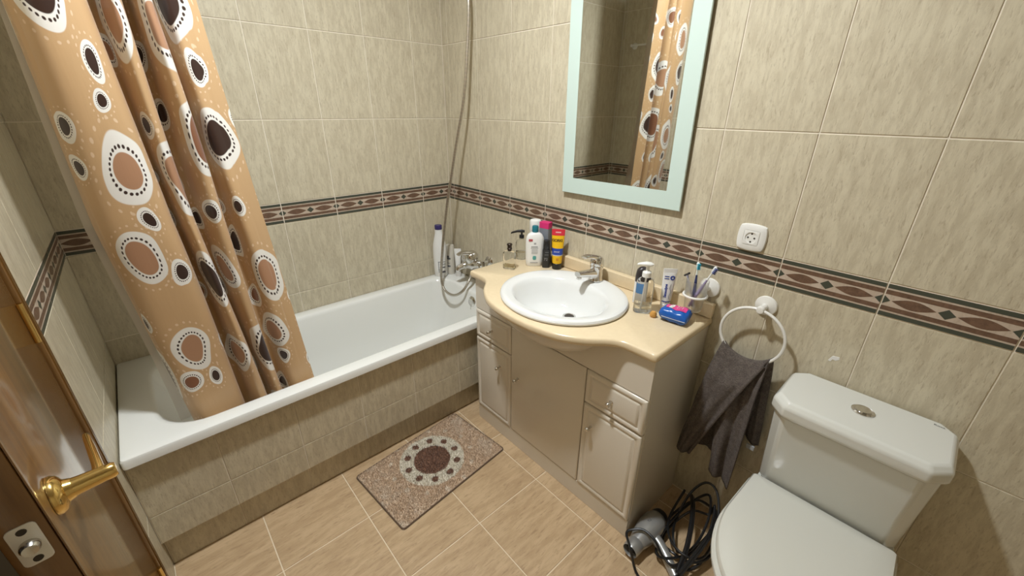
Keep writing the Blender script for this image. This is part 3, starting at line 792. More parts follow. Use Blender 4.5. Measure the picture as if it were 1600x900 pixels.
lps = [dee(.182, -.610, -.168, .418), dee(.186, -.615, -.166, .422), dee(.186, -.615, -.166, .432), dee(.182, -.611, -.168, .438), dee(.172, -.600, -.172, .4415), dee(.12, -.53, -.20, .4425)]
MB().loft(lps, 0, True, True).build('seat_lid', M['seat_plastic'], tl)
lps = [dee(.190, -.622, -.170, .398), dee(.193, -.626, -.168, .402), dee(.193, -.626, -.168, .412), dee(.189, -.621, -.170, .4165)]
MB().loft(lps, 0, True, True).build('seat', M['seat_plastic'], tl)
for s in (-1, 1): MB().lathe_axis([(0, -.02), (.011, -.02), (.011, .02), (0, .02)], (s * .075, -.150, .408), (1, 0, 0), 14).build('hinge', M['seat_plastic'], tl)
def dshape(w, y0, y1, z): return dee(w, y0, y1, z)
lps = [dee(.105, -.42, -.10, .0), dee(.108, -.43, -.09, .02), dee(.100, -.42, -.06, .12), dee(.115, -.46, -.03, .22), dee(.155, -.55, -.02, .31), dee(.178, -.60, -.02, .36), dee(.182, -.612, -.02, .385), dee(.178, -.606, -.02, .397)]
MB().loft(lps, 0, True, True).build('bowl', M['toilet_ceramic'], tl)
MB().box(-.140, .140, -.166, -.022, .330, .3985, 0, .008).build('cistern_shelf', M['toilet_ceramic'], tl)
# ------------------------------------------------------------------ towel ring and towel
RC = (1.788, -.052, .838); RR = .0955
tr = thing('towel_ring', 'white wall-mounted towel ring between the vanity and the toilet', 'towel ring', (RC[0], 0, RC[2]))
MB().lathe_axis([(0, 0), (.031, 0), (.033, .003), (.031, .008), (.020, .012), (.010, .015), (.0095, .040), (.012, .043), (.013, .052), (.010, .060), (0, .062)], (.006, -.0005, RR), (0, -1, 0), 26).build('wall_mount', M['white_metal'], tr)
MB().torus((0, RC[1], 0), RR, .0050, 'y', 64, 12).build('ring', M['white_metal'], tr)
tw = thing('hand_towel', 'dark grey-brown terry hand towel hanging from the white towel ring', 'towel', (RC[0], RC[1], .24))
def cloth(name, top, bot, ybase, nfold, amp, ph, thick=.007, nu=40, nv=46, ytop=0., bulge=0., wr=0.):
    """top/bot: ((x0,z0),(x1,z1)); runs from the ring down, folds deepen downwards"""
    vs = []; fs = []
    for j in range(nv + 1):
        v = j / nv
        for i in range(nu + 1):
            u = i / nu
            xt = lerp(top[0][0], top[1][0], u); zt_ = RC[2] - math.sqrt(max(0, RR ** 2 - (xt - RC[0]) ** 2)) + .007
            xb = lerp(bot[0][0], bot[1][0], u); zb = lerp(bot[0][1], bot[1][1], u)
            e = v ** .9
            x = lerp(xt, xb, e); z = lerp(zt_, zb, v)
            f = amp * (.25 + .75 * v) * math.sin(u * nfold * 2 * PI + ph + .5 * v) + .3 * amp * math.sin(u * nfold * 4.3 * PI + ph * 2)
            y = lerp(RC[1] + ytop, ybase, min(1, v * 5)) + f * min(1, v * 4) - bulge * math.sin(PI * v)
            y += wr * math.sin(21 * u + 7 * v) * math.sin(3 * PI * v) * min(1, v * 4) * (1 - u)
            if v < .04: y = lerp(RC[1], y, .5 + v * 12); z += .001
            vs.append((x - RC[0], y - RC[1], z - .24))
    for j in range(nv):
        for i in range(nu): a = j * (nu + 1) + i; fs.append((a, a + 1, a + nu + 2, a + nu + 1))
    me = bpy.data.meshes.new(name); me.from_pydata(vs, [], fs); me.materials.append(M['towel'])
    for p in me.polygons: p.use_smooth = True
    o = link(name, me, tw)
    md = o.modifiers.new('thick', 'SOLIDIFY'); md.thickness = thick; md.offset = 0
    return o
cloth('front_flap', ((1.712, 0), (1.858, 0)), ((1.650, .285), (1.700, .295)), -.098, 1.2, .008, .6, ytop=-.008, bulge=.006, wr=.004)
cloth('middle_fold', ((1.735, 0), (1.858, 0)), ((1.780, .262), (1.858, .240)), -.080, 1.4, .014, 2.2, ytop=-.004, wr=.004)
cloth('back_fold', ((1.715, 0), (1.80, 0)), ((1.655, .33), (1.79, .31)), -.040, 1.5, .009, 1.1, ytop=.006)
cloth('side_fold', ((1.80, 0), (1.866, 0)), ((1.848, .45), (1.895, .435)), -.038, 1.0, .008, .4, ytop=.006)
wp = MB(); wp.tube([(RR * math.cos(a), 0, RC[2] - .24 + RR * math.sin(a)) for a in [math.radians(lerp(222, 316, k / 20)) for k in range(21)]], [.0085 + .003 * math.sin(k * PI / 20) for k in range(21)], 12)
wp.build('wrap', M['towel'], tw)
hem = MB()
hp_ = []
for j in range(47):
    v = j / 46; xt = 1.858; zt_ = RC[2] - math.sqrt(max(0, RR ** 2 - (xt - RC[0]) ** 2)) + .007
    f = .008 * (.25 + .75 * v) * math.sin(1.2 * 2 * PI + .6 + .5 * v) + .3 * .008 * math.sin(1.2 * 4.3 * PI + 1.2)
    y = lerp(RC[1] - .008, -.098, min(1, v * 5)) + f * min(1, v * 4) - .006 * math.sin(PI * v)
    hp_.append((lerp(xt, 1.700, v ** .9) - RC[0], y - RC[1], lerp(zt_, .295, v) - .24))
hem.tube(hp_[2:], .0058, 8).build('hem', M['towel'], tw)
MB().box(1.868 - RC[0], 1.892 - RC[0], -.012, -.006, .188, .204).build('care_label', mat('care_label', (.34, .35, .36), .7), tw)

# ------------------------------------------------------------------ chipped adhesive on the wall
ad_ = MB(); random.seed(3)
pts = [(-.016, -.012), (-.008, -.014), (-.004, -.002), (.006, -.004), (.016, .004), (.014, .014), (.002, .013), (-.006, .012), (-.010, .004)]
ad_.loft([[(x, -.0003, z) for x, z in pts], [(x * .92, -.0018, z * .92) for x, z in pts]], 0, False, True)
o = tag(ad_.build('adhesive_patch', M['plaster'], smooth=False), 'small white scrap of adhesive left on the tile above the cistern', 'adhesive'); o.location = (2.002, 0, .832); o.scale = (.8, .6, .8)

# ------------------------------------------------------------------ bath mat
RUG = thing('bath_mat', 'tan shaggy bath mat with a cream and brown medallion in front of the bathtub', 'rug', (.838, -.725, 0), math.radians(5.5))
RW, RL = .183, .283
n1, n2 = 40, 60; vs = []; fs = []
random.seed(5)
for j in range(n2 + 1):
    for i in range(n1 + 1):
        x = -RW + 2 * RW * i / n1; y = -RL + 2 * RL * j / n2
        e = min(RW - abs(x), RL - abs(y)); z = .0008 + .0085 * min(1, e / .012) ** .6 + random.uniform(-.0008, .0008)
        vs.append((x, y, z))
for j in range(n2):
    for i in range(n1): a = j * (n1 + 1) + i; fs.append((a, a + 1, a + n1 + 2, a + n1 + 1))
me = bpy.data.meshes.new('backing'); me.from_pydata(vs, [], fs); me.materials.append(M['rug']); shade(me, 60); link('backing', me, RUG)
vs = []; fs = []
for k in range(26000):
    x = random.uniform(-RW + .002, RW - .002); y = random.uniform(-RL + .002, RL - .002)
    a = random.uniform(0, 2 * PI); l = random.uniform(.005, .010); h = random.uniform(.012, .019); w_ = .0016
    e = min(RW - abs(x), RL - abs(y)); zb = .0015 + .006 * min(1, e / .012); h = zb + (h - .008) * (.4 + .6 * min(1, e / .012)) + .003
    q = len(vs); vs += [(x - w_ * math.sin(a), y + w_ * math.cos(a), zb), (x + w_ * math.sin(a), y - w_ * math.cos(a), zb), (x + l * .5 * math.cos(a), y + l * .5 * math.sin(a), h)]
    fs.append((q, q + 1, q + 2))
me = bpy.data.meshes.new('pile'); me.from_pydata(vs, [], fs); me.materials.append(M['rug'])
po = link('pile', me, RUG); po['kind'] = 'stuff'
edge = MB(); edge.tube([(x, y, .004) for x, y in rrect(-RW, RW, -RL, RL, .012, 4)] + [(RW, RL - .012, .004)], .0032, 6); edge.build('binding', mat('rug_binding', (.13, .085, .055), .9), RUG)

# ------------------------------------------------------------------ toiletries
def bottle(name, label, cat, x, y, z=CT, face=None, group=None):
    return thing(name, label, cat, (x, y, z + .0003), math.radians(face if face is not None else 42), group)
# local -y of each bottle is its front; face turns it: 0 looks to -y
def cyl(r, yc=0.):
    def f(x, y): a = x / r; return Vector((r * math.sin(a), yc - r * math.cos(a), y))
    return f
def flat(d, dx=0, dz=0, rot=0.):
    c, s = math.cos(rot), math.sin(rot)
    return lambda x, y: Vector((dx + x * c - y * s, -d, dz + x * s + y * c))
def bars(par, name, rows_, m, fn):
    mb = MB(); multi = len(rows_) > 1
    for x0, x1, z0, z1 in rows_:
        n = 6
        for i in range(n):
            a, b = lerp(x0, x1, i / n), lerp(x0, x1, (i + 1) / n)
            mb.poly([fn(a, z0), fn(b, z0), fn(b, z1), fn(a, z1)])
    o = mb.build(name, m, par, smooth=False)
    if multi: o['kind'] = 'stuff'
    return o
# tall white shampoo bottle with navy cap on the tub corner
white_b = mat('bottle_white', (.80, .79, .76), .3)
t = bottle('shampoo_bottle', 'tall white shampoo bottle with a navy cap on the bathtub corner', 'bottle', .050, -.128, RZ, 52)
MB().lathe([(0, 0), (.034, 0), (.038, .006), (.040, .06), (.040, .16), (.037, .205), (.027, .25), (.0215, .275), (.0205, .300), (0, .300)], 32, sx=1.05, sy=.8).build('body', white_b, t)
MB().lathe([(0, .2985), (.0215, .2985), (.022, .302), (.022, .322), (.020, .325), (0, .326)], 24, sx=1., sy=.85).build('cap', mat('cap_navy', (.035, .025, .12), .35), t)
f = lambda x, z: Vector((x, -.0325 * math.sqrt(max(0, 1 - (x / .0425) ** 2)) - .0006, z))
bars(t, 'label_lines', [(-.012, .032, .098, .101), (.0, .032, .082, .085), (-.002, .030, .060, .067), (-.012, .004, .048, .05), (.010, .030, .028, .040), (-.010, -.007, .03, .10)], M['ink'], f)
t = bottle('shower_gel_bottle', 'pale slim bottle standing between the shampoo bottle and the tap', 'bottle', .062, -.062, RZ, 48)
MB().lathe([(0, 0), (.024, 0), (.026, .004), (.026, .02), (.027, .024), (.027, .178), (.024, .190), (.015, .194), (0, .194)], 28, sy=.8).build('body', mat('bottle_pale', (.62, .58, .50), .35), t)
f = lambda x, z: Vector((x, -.0216 * math.sqrt(max(0, 1 - (x / .027) ** 2)) - .0006, z))
bars(t, 'label_lines', [(-.018, .004, .10, .112), (-.018, -.004, .112, .125), (-.018, .002, .05, .062), (-.018, .0, .075, .078)], M['ink'], f)
t = bottle('cream_tube', 'white tube standing on its cap next to the bath mixer', 'tube', .128, -.050, RZ, 48)
MB().lathe([(0, 0), (.017, 0), (.017, .022), (.015, .025)], 22).build('cap', mat('cap_grey', (.62, .60, .56), .35), t)
MB().loft([[(x * 1, y, z) for x, y in rrect(-a, a, -b, b, min(a, b) * .98, 6)] for a, b, z in ((.014, .014, .0248), (.0165, .0165, .032), (.0175, .0145, .09), (.020, .008, .145), (.0215, .003, .168), (.0215, .0022, .178))], 0, True, True).build('body', white_b, t)

# perfume: clear bottle, dark cap
t = bottle('perfume_bottle', 'clear rectangular perfume bottle with a dark metallic cap at the left of the washbasin', 'bottle', .803, -.226, CT, 28)
def rloft(par, name, m, secs, r=.006, n=4): return MB().loft([[(x, y, z) for x, y in rrect(-a, a, -b, b, min(r, a * .9, b * .9), n)] for a, b, z in secs], 0, True, True).build(name, m, par)
rloft(t, 'glass', M['clear'], [(.026, .014, 0), (.028, .016, .003), (.028, .016, .076), (.024, .013, .082), (.010, .010, .085)])
rloft(t, 'liquid', M['liquid'], [(.0245, .0125, .006), (.0245, .0125, .020)], .004)
MB().lathe([(0, .0855), (.009, .0855), (.009, .092), (.0115, .093), (.0115, .097), (.010, .099), (.010, .110), (.0125, .112), (.0125, .117), (.010, .1195), (0, .120)], 22).build('cap', mat('cap_dark', (.045, .03, .022), .25, .6), t)
# clear pump bottle with black spout, half hidden
t = bottle('pump_bottle', 'clear bottle with a black pump spout, half hidden behind the white lotion bottle', 'bottle', .736, -.088, CT, 45)
MB().lathe([(0, 0), (.026, 0), (.028, .004), (.028, .080), (.022, .092), (.011, .098), (.011, .104), (0, .104)], 26).build('body', M['clear'], t)
MB().lathe([(0, .004), (.0245, .004), (.0245, .035), (0, .035)], 24).build('liquid', M['soap'], t)
pm = MB(); pm.lathe([(0, .1043), (.012, .1043), (.012, .118), (.005, .120), (.005, .132), (0, .132)], 18)
pm.loft([[(x, y + b, .136 + z + a) for a, b in rrect(-h, h, -h, h, h * .7, 3)] for x, y, z, h in ((.014, 0, 0, .006), (0, 0, .002, .007), (-.02, 0, .001, .006), (-.045, 0, -.006, .0045), (-.052, 0, -.010, .004))], 0, True, True)
pm.build('pump', M['black_plastic'], t)
# white lotion bottle with teal cap
t = bottle('lotion_bottle', 'flat white lotion bottle with a teal cap at the back left of the washbasin', 'bottle', .846, -.108, CT, 50)
def oval(a, b, z, n=32, p=2.6): return [(a * math.copysign(abs(math.cos(q)) ** (2 / p), math.cos(q)), b * math.copysign(abs(math.sin(q)) ** (2 / p), math.sin(q)), z) for q in [2 * PI * k / n for k in range(n)]]
MB().loft([oval(a, b, z) for a, b, z in ((.036, .018, 0), (.0395, .021, .005), (.041, .022, .03), (.0425, .0225, .09), (.0425, .0225, .120), (.040, .022, .136), (.033, .020, .150), (.022, .016, .158), (.013, .012, .161))], 0, True, True).build('body', white_b, t)
MB().lathe([(0, .1612), (.0135, .1612), (.0145, .164), (.0145, .185), (.0125, .190), (0, .191)], 24).build('cap', mat('cap_teal', (.012, .16, .21), .35), t)
f = lambda x, z: Vector((x, -.0228 - .0004 + .002 * (x / .04) ** 2, z))
bars(t, 'red_label', [(-.030, -.012, .122, .133)], mat('label_red', (.45, .07, .08), .5), f)
bars(t, 'print_lines', [(-.018, .012, .094, .099), (-.020, .014, .088, .091), (-.016, .012, .080, .083), (-.016, .013, .0735, .0755), (-.016, .013, .068, .070), (-.016, .012, .0625, .0645), (-.022, .014, .018, .0215), (-.006, .004, .107, .116)], M['grey_ink'], f)
bars(t, 'green_seal', [(-.010, .006, .036, .050), (-.008, .004, .0505, .053), (-.008, .004, .033, .0355)], mat('label_teal', (.10, .36, .33), .5), f)
# white can
t = bottle('white_can', 'white rounded spray can right behind the teal-capped lotion bottle', 'can', .796, -.0565, CT, 45)
MB().lathe([(0, 0), (.025, 0), (.027, .004), (.027, .150), (.0275, .152), (.0275, .192), (.025, .199), (.016, .202), (0, .203)], 28).build('body', white_b, t)
text_mesh('swirl', 'C', .030, mat('pale_grey', (.60, .60, .58), .5), t, lambda x, y: cyl(.0279)(x + .008, y + .160))
# pink and grey box
t = bottle('carton_box', 'upright pink and grey carton box against the wall behind the toiletries', 'box', .857, -.050, CT, 12)
MB().box(-.024, .024, -.017, .017, 0, .200, 0, .001).build('body', mat('box_grey', (.20, .22, .25), .45), t)
MB().box(-.0246, .0246, -.0176, .0176, .172, .2006, 0, .001).build('pink_top', mat('box_pink', (.66, .03, .17), .45), t)
MB().box(-.0249, -.0244, -.0170, .0170, .02, .1995).build('white_side', white_b, t)
# black roller bottle
t = bottle('black_bottle', 'slim matt black bottle between the lotion bottle and the yellow tube', 'bottle', .9005, -.086, CT, 45)
rloft(t, 'body', mat('black_matte', (.022, .022, .022), .45), [(.016, .013, 0), (.0175, .0145, .003), (.0175, .0145, .082), (.0155, .013, .088)], .010)
rloft(t, 'cap', M['black_plastic'], [(.014, .012, .0883), (.015, .0125, .091), (.014, .012, .128), (.012, .010, .131)], .010)
text_mesh('lettering', '72', .018, mat('print_grey', (.30, .30, .30), .5), t, flat(.0150, -.002, .042))
bars(t, 'print_lines', [(-.008, .010, .062, .066), (-.006, .010, .074, .078)], mat('print_dim', (.12, .12, .12), .5), lambda x, z: Vector((x, -.0150, z)))
# yellow tube
t = bottle('hair_gel_tube', 'yellow tube with a red end and a blue band, standing on its black cap', 'tube', .945, -.060, CT, 38)
MB().lathe([(0, 0), (.021, 0), (.022, .003), (.022, .026), (.020, .028), (0, .028)], 26).build('cap', M['black_plastic'], t)
ysec = [(.0215, .0215, .0285), (.0225, .022, .040), (.0245, .0185, .085), (.0275, .0105, .135), (.0285, .006, .158)]
def tubeloft(par, name, m, secs, e=0.): return MB().loft([oval(a + e, b + e, z, 32, 2.) for a, b, z in secs], 0, True, True).build(name, m, par)
def sec_at(secs, z):
    for (a0, b0, z0), (a1, b1, z1) in zip(secs[:-1], secs[1:]):
        if z0 <= z <= z1: t_ = (z - z0) / (z1 - z0); return (lerp(a0, a1, t_), lerp(b0, b1, t_), z)
    return (*secs[-1][:2], z)
tubeloft(t, 'body', mat('tube_yellow', (.80, .47, .01), .35), ysec)
tubeloft(t, 'blue_band', mat('tube_blue', (.02, .06, .34), .35), [sec_at(ysec, z) for z in (.070, .085, .100)], .0006)
tubeloft(t, 'pale_line', mat('tube_pale', (.55, .58, .62), .35), [sec_at(ysec, z) for z in (.066, .0698)], .0006)
tubeloft(t, 'red_end', mat('tube_red', (.62, .03, .05), .35), [sec_at(ysec, .158), (.0288, .0045, .170), (.0292, .0022, .186)], .0006)
def on_tube(secs, dz, dx=0., e=.0012):
    def f(x, y):
        a, b, z = sec_at(secs, y + dz); q = max(-.97, min(.97, (x + dx) / a)); return Vector((x + dx, -b * math.sqrt(1 - q * q) - e, z))
    return f
text_mesh('lettering', 'GORKI', .0165, mat('ink_olive', (.10, .06, .0), .5), t, on_tube(ysec, .136, -.003), .92, .0006)
text_mesh('band_lettering', 'power', .010, M['white_plastic'], t, on_tube(ysec, .086, -.002, .0016))
bars(t, 'end_lines', [(-.012, .012, .170, .176)], mat('print_rose', (.80, .42, .40), .5), lambda x, z: Vector((x, -.0056, z)))
bars(t, 'seal', [(-.004, .008, .044, .056)], mat('print_orange', (.62, .26, .01), .5), on_tube(ysec, 0))
# soap dispenser, right of the basin
t = bottle('soap_dispenser', 'clear pump soap dispenser with a white pump at the right of the washbasin', 'dispenser', 1.446, -.150, CT, 34)
rloft(t, 'body', M['clear'], [(.028, .020, 0), (.0305, .0225, .004), (.0305, .0225, .110), (.027, .020, .124), (.016, .015, .132), (.013, .013, .136)], .014, 6)
rloft(t, 'soap', M['soap'], [(.0275, .0195, .005), (.0285, .0205, .032)], .013, 6)
pm = MB().lathe([(0, .1362), (.0155, .1362), (.0155, .153), (.012, .157), (.006, .158), (.006, .178), (0, .178)], 22).build('pump', M['white_plastic'], t)
MB().loft([[(x, y + b, z + a) for a, b in rrect(-h, h, -w_, w_, min(h, w_) * .9, 3)] for x, y, z, h, w_ in ((.018, 0, .183, .002, .007), (.010, 0, .183, .0055, .013), (-.006, 0, .184, .0055, .013), (-.026, 0, .182, .0042, .007), (-.036, 0, .179, .003, .005))], 0, True, True).build('pump_head', M['white_plastic'], pm)
MB().tube([(.0, 0, .137), (-.002, 0, .09), (-.005, 0, .010)], .0032, 10).build('dip_tube', M['white_plastic'], pm)
text_mesh('lettering', 'C', .016, M['grey_ink'], t, flat(.0229, -.013, .044))
# dark bottle behind the dispenser
t = bottle('mouthwash_bottle', 'white and blue bottle with a dark top behind the clear soap dispenser', 'bottle', 1.398, -.092, CT, 34)
rloft(t, 'body', white_b, [(.022, .015, 0), (.024, .017, .003), (.024, .017, .088)], .011, 5)
rloft(t, 'dark_top', mat('top_dark', (.035, .028, .03), .3), [(.024, .017, .0882), (.0242, .0172, .110), (.021, .016, .132), (.013, .011, .142), (.006, .006, .145)], .011, 5)
bars(t, 'blue_label', [(-.014, .012, .045, .082)], mat('label_blue', (.12, .30, .62), .4), lambda x, z: Vector((x, -.0174, z)))
# toothpaste
t = bottle('toothpaste_tube', 'white toothpaste tube with blue print standing on its cap near the wall', 'tube', 1.488, -.062, CT, 40)
MB().lathe([(0, 0), (.0165, 0), (.0165, .020), (.0145, .022), (0, .022)], 24).build('cap', white_b, t)
psec = [(.016, .016, .0225), (.0185, .017, .032), (.021, .013, .080), (.0235, .006, .128), (.024, .0030, .140)]
tubeloft(t, 'body', white_b, psec); tubeloft(t, 'crimp', white_b, [(.0242, .0020, .1403), (.0245, .0016, .156)])
navy = mat('print_navy', (.03, .06, .30), .45)
text_mesh('lettering', 'Sensodyne', .0125, navy, t, lambda x, y: on_tube(psec, .074)(-y - .009, x), .95, .0004)
text_mesh('seal', 'O', .020, navy, t, on_tube(psec, .122, .010), 1, .0014)
bars(t, 'print_lines', [(-.018, -.002, .126, .129), (-.018, -.002, .118, .121), (-.016, .016, .030, .034)], navy, on_tube(psec, 0))
sw = MB(); sp_ = spline([(.008, .100, 0), (.004, .085, 0), (.010, .070, 0), (.004, .055, 0), (.007, .042, 0)], 5); fn = on_tube(psec, 0)
for a, b in zip(sp_[:-1], sp_[1:]): sw.poly([fn(a.x - .001, a.y), fn(a.x + .001, a.y), fn(b.x + .001, b.y), fn(b.x - .001, b.y)])
sw.build('wave', M['grey_ink'], t, smooth=False)
# blue packet
t = bottle('pads_packet', 'crumpled blue and pink packet lying at the right end of the countertop', 'packet', 1.563, -.128, CT, 8)
random.seed(11)
nn, mm = 34, 22; vs = []; fs = []
for side in (0, 1):
    for j in range(mm + 1):
        for i in range(nn + 1):
            u, v = 2 * i / nn - 1, 2 * j / mm - 1
            e = (1 - abs(u) ** 5) * (1 - abs(v) ** 4); h = .0235 * max(0, e) ** .45
            wr = .0012 * math.sin(9 * u + 5 * v) + .0007 * math.sin(17 * v - 6 * u)
            z = .0245 + (h + wr * max(0, e) ** .5) * (1 if side else -1) + .004 * u * v
            vs.append((.050 * u * (1 - .06 * v * v), .037 * v * (1 - .05 * u * u), max(.0006, z)))
off = (nn + 1) * (mm + 1); fm = []
for side in (0, 1):
    for j in range(mm):
        for i in range(nn):
            a = side * off + j * (nn + 1) + i; q = (a, a + 1, a + nn + 2, a + nn + 1); fs.append(q if side else q[::-1])
me = bpy.data.meshes.new('wrapper'); me.from_pydata(vs, [], fs); me.materials.append(mat('packet_blue', (.01, .10, .42), .25)); fix_normals(me); shade(me, 60); link('wrapper', me, t)
def pk(x, y, e=.0012):
    u, v = x / .05, y / .037; ee = (1 - abs(u) ** 5) * (1 - abs(v) ** 4); wr = .0012 * math.sin(9 * u + 5 * v) + .0007 * math.sin(17 * v - 6 * u)
    return Vector((x * (1 - .06 * v * v), y * (1 - .05 * u * u), .0245 + .0235 * max(0, ee) ** .45 + wr * max(0, ee) ** .5 + .004 * u * v + e))
pkm = MB(); nx_, ny_ = 30, 20
for i in range(nx_):
    for j in range(ny_):
        c = [(lerp(-.034, .036, (i + a) / nx_), lerp(-.016, .030, (j + b) / ny_)) for a, b in ((0, 0), (1, 0), (1, 1), (0, 1))]
        cx, cy = c[0][0] + .0 - .0, c[0][1] - .008
        if (abs(cx) / .038) ** 3 + (abs(cy) / .026) ** 3 < 1.0: pkm.poly([pk(x, y, .0012) for x, y in c])
pkm.build('pink_label', mat('packet_pink', (.70, .06, .25), .3), t, smooth=True)
text_mesh('lettering', 'evax', .026, M['white_plastic'], t, lambda x, y: pk(-.017 - y, .004 + x * .9, .0020), .95, .001)
bars(t, 'small_print', [(.002, .006, -.006, .018), (.010, .0125, -.006, .014), (.018, .021, -.004, .018)], mat('print_pinkwhite', (.78, .45, .55), .4), lambda x, z: pk(x, z, .0020))
MB().loft([[(x, y, z) for x, y in ((-.035, -.037), (.045, -.037), (.045, -.033), (-.035, -.033))] for z in (.0195, .0215)], 0, True, True).build('seam', mat('packet_silver', (.55, .60, .68), .25), t)
orange = MB(); orange.loft([oval(a, b, z, 14, 2.) for a, b, z in ((.008, .006, 0), (.012, .009, .004), (.012, .010, .016), (.008, .007, .022), (.003, .003, .024))], 0, True, True)
oo = tag(orange.build('orange_wrapper', mat('wrapper_orange', (.62, .32, .08), .4)), 'small orange crumpled wrapper tucked beside the blue packet', 'wrapper'); oo.location = (1.500, -.162, CT + .0004); oo.rotation_euler = (0, 0, .5)
# cup holder, cup, brushes, razor
ch_ = thing('cup_holder', 'white wall-mounted tumbler holder with a round ring near the vanity end', 'holder', (1.612, 0, .937))
MB().lathe_axis([(0, 0), (.033, 0), (.035, .003), (.033, .008), (.020, .013), (.009, .016), (.008, .036)], (0, -.0005, 0), (0, -1, 0), 26).build('wall_mount', M['white_metal'], ch_)
MB().torus((-.016, -.077, -.012), .0375, .0042, 'z', 44, 10).build('ring', M['white_metal'], ch_)
cu = (1.596, -.077, .868)
cup = tag(MB().lathe([(0, 0), (.026, 0), (.0285, .003), (.0310, .05), (.0345, .0585), (.0365, .112), (.0350, .112), (.0325, .060), (.0290, .05), (.0268, .006), (0, .005)], 32).build('tumbler', M['frost_cup']), 'frosted glass tumbler in the white wall holder', 'cup'); cup.location = cu
def brush(label, bx, by, dx, dy, L_, col1, col2, bristle):
    t = thing('toothbrush', label, 'toothbrush', (cu[0] + bx, cu[1] + by, cu[2] + .0115), 0)
    d = Vector((dx, dy, 1.)).normalized()
    side = Vector((.7, -.7, 0)); side = (side - d * side.dot(d)).normalized()
    P_ = lambda s, o=0.: tuple(d * s + side * o)
    MB().tube([P_(0), P_(.02), P_(.07), P_(.095), P_(.115)], [.004, .0052, .0056, .0042, .003], 10).build('handle', col1, t)
    MB().tube([P_(.113), P_(.135), P_(L_ - .028), P_(L_ - .02), P_(L_ - .004), P_(L_)], [.0029, .0024, .0026, .0055, .0055, .0025], 10).build('neck', col2, t)
    mb = MB(); n0 = side
    for a in range(4):
        for b in (-1, 0, 1):
            cr = d.cross(side)
            o_ = d * (L_ - .022 + .0055 * a) + cr * (.0032 * b); mb.lathe_axis([(.0014, .003), (.0017, .014)], tuple(o_), tuple(side), 6)
    mb.build('bristles', bristle, t)
navy_h = mat('handle_navy', (.03, .04, .12), .35); teal_b = mat('bristle_teal', (.01, .32, .45), .5); navy_b = mat('bristle_navy', (.06, .08, .22), .5)
clear_w = mat('handle_white', (.78, .80, .80), .3); teal_h = mat('neck_pale', (.70, .78, .74), .3)
brush('toothbrush with teal bristles and navy handle, upright in the frosted tumbler', -.004, .004, -.06, .02, .160, navy_h, teal_h, teal_b)
brush('toothbrush with navy bristles leaning right in the frosted tumbler', -.012, -.006, .36, .10, .170, mat('handle_lilac', (.30, .25, .40), .35), clear_w, navy_b)
t = thing('razor', 'small dark disposable razor leaning left in the frosted tumbler', 'razor', (cu[0] + .006, cu[1] - .002, cu[2] + .0105))
d = Vector((-.38, -.06, 1)).normalized()
MB().tube([tuple(d * s) for s in (0, .04, .09, .118)], [.0035, .0045, .0038, .003], 8).build('handle', mat('razor_pale', (.55, .56, .60), .3), t)
a0 = d * .122; q = Vector((.60, -.60, .52)).normalized()
MB().tube([tuple(a0 - q * .021), tuple(a0 + q * .021)], .0035, 8).build('head', M['black_plastic'], t)
MB().tube([tuple(d * .108), tuple(a0 + q * .010)], .0022, 6).tube([tuple(d * .108), tuple(a0 - q * .010)], .0022, 6).build('yoke', mat('razor_lilac', (.32, .30, .46), .4), t)

# ------------------------------------------------------------------ hair dryer and its cord
hdz = .047
hd_ = thing('hair_dryer', 'silver hair dryer with a coiled black cord lying on the floor by the vanity', 'hair dryer', (1.694, -.30, 0))
silver = mat('silver_plastic', (.46, .46, .45), .28, .55)
ax = Vector((-.004, -1, 0)).normalized()
MB().lathe_axis([(0, -.072), (.020, -.072), (.034, -.062), (.043, -.04), (.0455, -.01), (.043, .025), (.036, .06), (.030, .085), (.0285, .09)], (0, 0, hdz), tuple(ax), 30).build('barrel', silver, hd_)
MB().lathe_axis([(.0292, .088), (.0300, .092), (.0285, .128), (.0265, .132), (.0255, .128), (.0255, .10), (0, .10)], (0, 0, hdz), tuple(ax), 28).build('nozzle', mat('nozzle_silver', (.42, .42, .41), .3, .6), hd_)
MB().lathe_axis([(0, .105), (.025, .105), (.025, .112), (0, .112)], (0, 0, hdz), tuple(ax), 24).build('nozzle_grille', M['black_plastic'], hd_)
MB().lathe_axis([(0, -.092), (.018, -.092), (.028, -.086), (.033, -.074), (.033, -.064), (0, -.064)], (0, 0, hdz), tuple(ax), 24).build('intake_grille', M['black_plastic'], hd_)
gp = spline([(.018, -.012, .047), (.055, -.022, .040), (.095, -.040, .030), (.150, -.075, .022)], 6)
MB().tube(gp, [.021 - .004 * i / (len(gp) - 1) for i in range(len(gp))], 18).build('grip', silver, hd_)
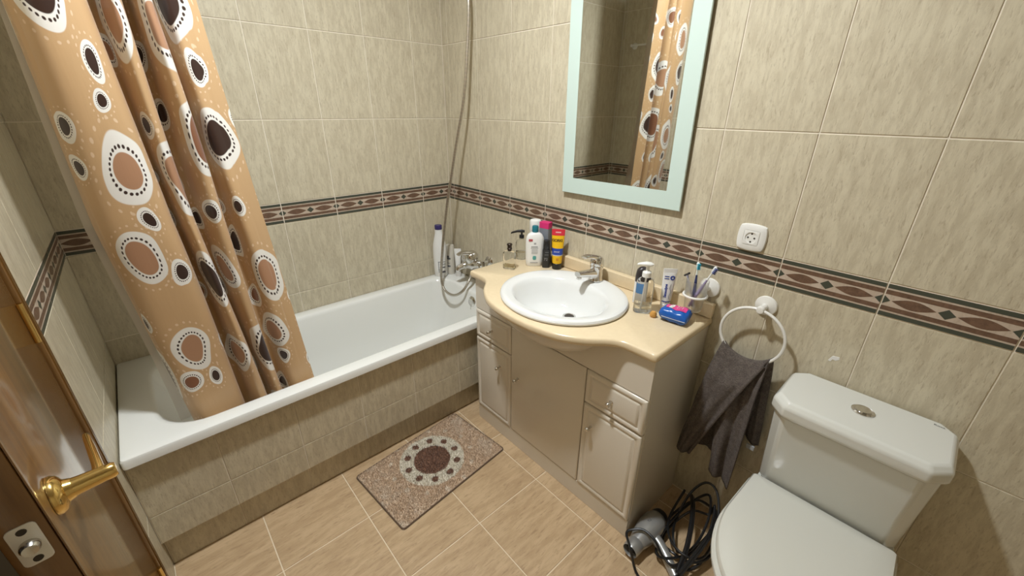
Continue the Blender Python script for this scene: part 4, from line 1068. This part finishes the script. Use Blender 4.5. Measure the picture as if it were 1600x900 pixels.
MB().lathe_axis([(.017, 0), (.015, .01), (.007, .022), (.005, .03)], tuple(gp[-1]), tuple(gp[-1] - gp[-2]), 14).build('cord_guard', M['black_plastic'], hd_)
text_mesh('lettering', 'D', .020, M['ink'], hd_, lambda x, y: Vector((-.004 + x * .7 + y * .3, -.005 + y, hdz + math.sqrt(max(.0, .0462 ** 2 - (x * .7 - .004) ** 2)) + .0002)))
random.seed(21)
cw = []
cw += [(1.866, -.390, .0185), (1.880, -.405, .014), (1.872, -.440, .008), (1.80, -.465, .008), (1.74, -.455, .010), (1.70, -.445, .082), (1.660, -.41, .085), (1.6665, -.385, .09), (1.70, -.36, .098), (1.745, -.36, .09), (1.79, -.37, .06), (1.835, -.345, .05)]
for k in range(5):
    a0 = .5 + .33 * k; cx, cy = 1.800 + .012 * math.sin(k * 2.1), -.205 + .018 * math.cos(k * 1.7)
    ra, rb_ = .085 + .010 * math.sin(k * 3.3), .125 + .02 * math.cos(k * 2.9)
    for i in range(8):
        q = a0 - 2 * PI * i / 8
        x = min(1.893, max(1.672, cx + ra * math.cos(q) * .8 + .02 * math.sin(k + i))); y = min(-.04, cy + rb_ * math.sin(q))
        cw.append((x, y, .010 + .016 * k + .05 * max(0, math.sin(q)) * (1 + .3 * k) + .01 * math.sin(i * 2.3 + k)))
cord = spline(cw, 7)
o = MB().tube(cord, .0046, 8).build('power_cord', M['black_plastic'], hd_); o.location = (-1.694, .30, 0); o['label'] = 'black power cord coiled on the floor'
st = MB()
for pth in ([(1.842, -.375, .045), (1.83, -.30, .075), (1.805, -.22, .10), (1.772, -.14, .105), (1.745, -.085, .09)], [(1.85, -.38, .05), (1.862, -.30, .085), (1.868, -.22, .115), (1.862, -.14, .12), (1.84, -.09, .10)]):
    pp = spline(pth, 8)
    for off_ in ((0, 0, 0), (.008, 0, .003), (.002, 0, .009)): st.tube([(p.x + off_[0], p.y, p.z + off_[2]) for p in pp], .005, 8)
o = st.build('cord_bundle', M['black_plastic'], hd_); o.location = (-1.694, .30, 0); o['label'] = 'thick folded bundle of black cord'; o['kind'] = 'stuff'
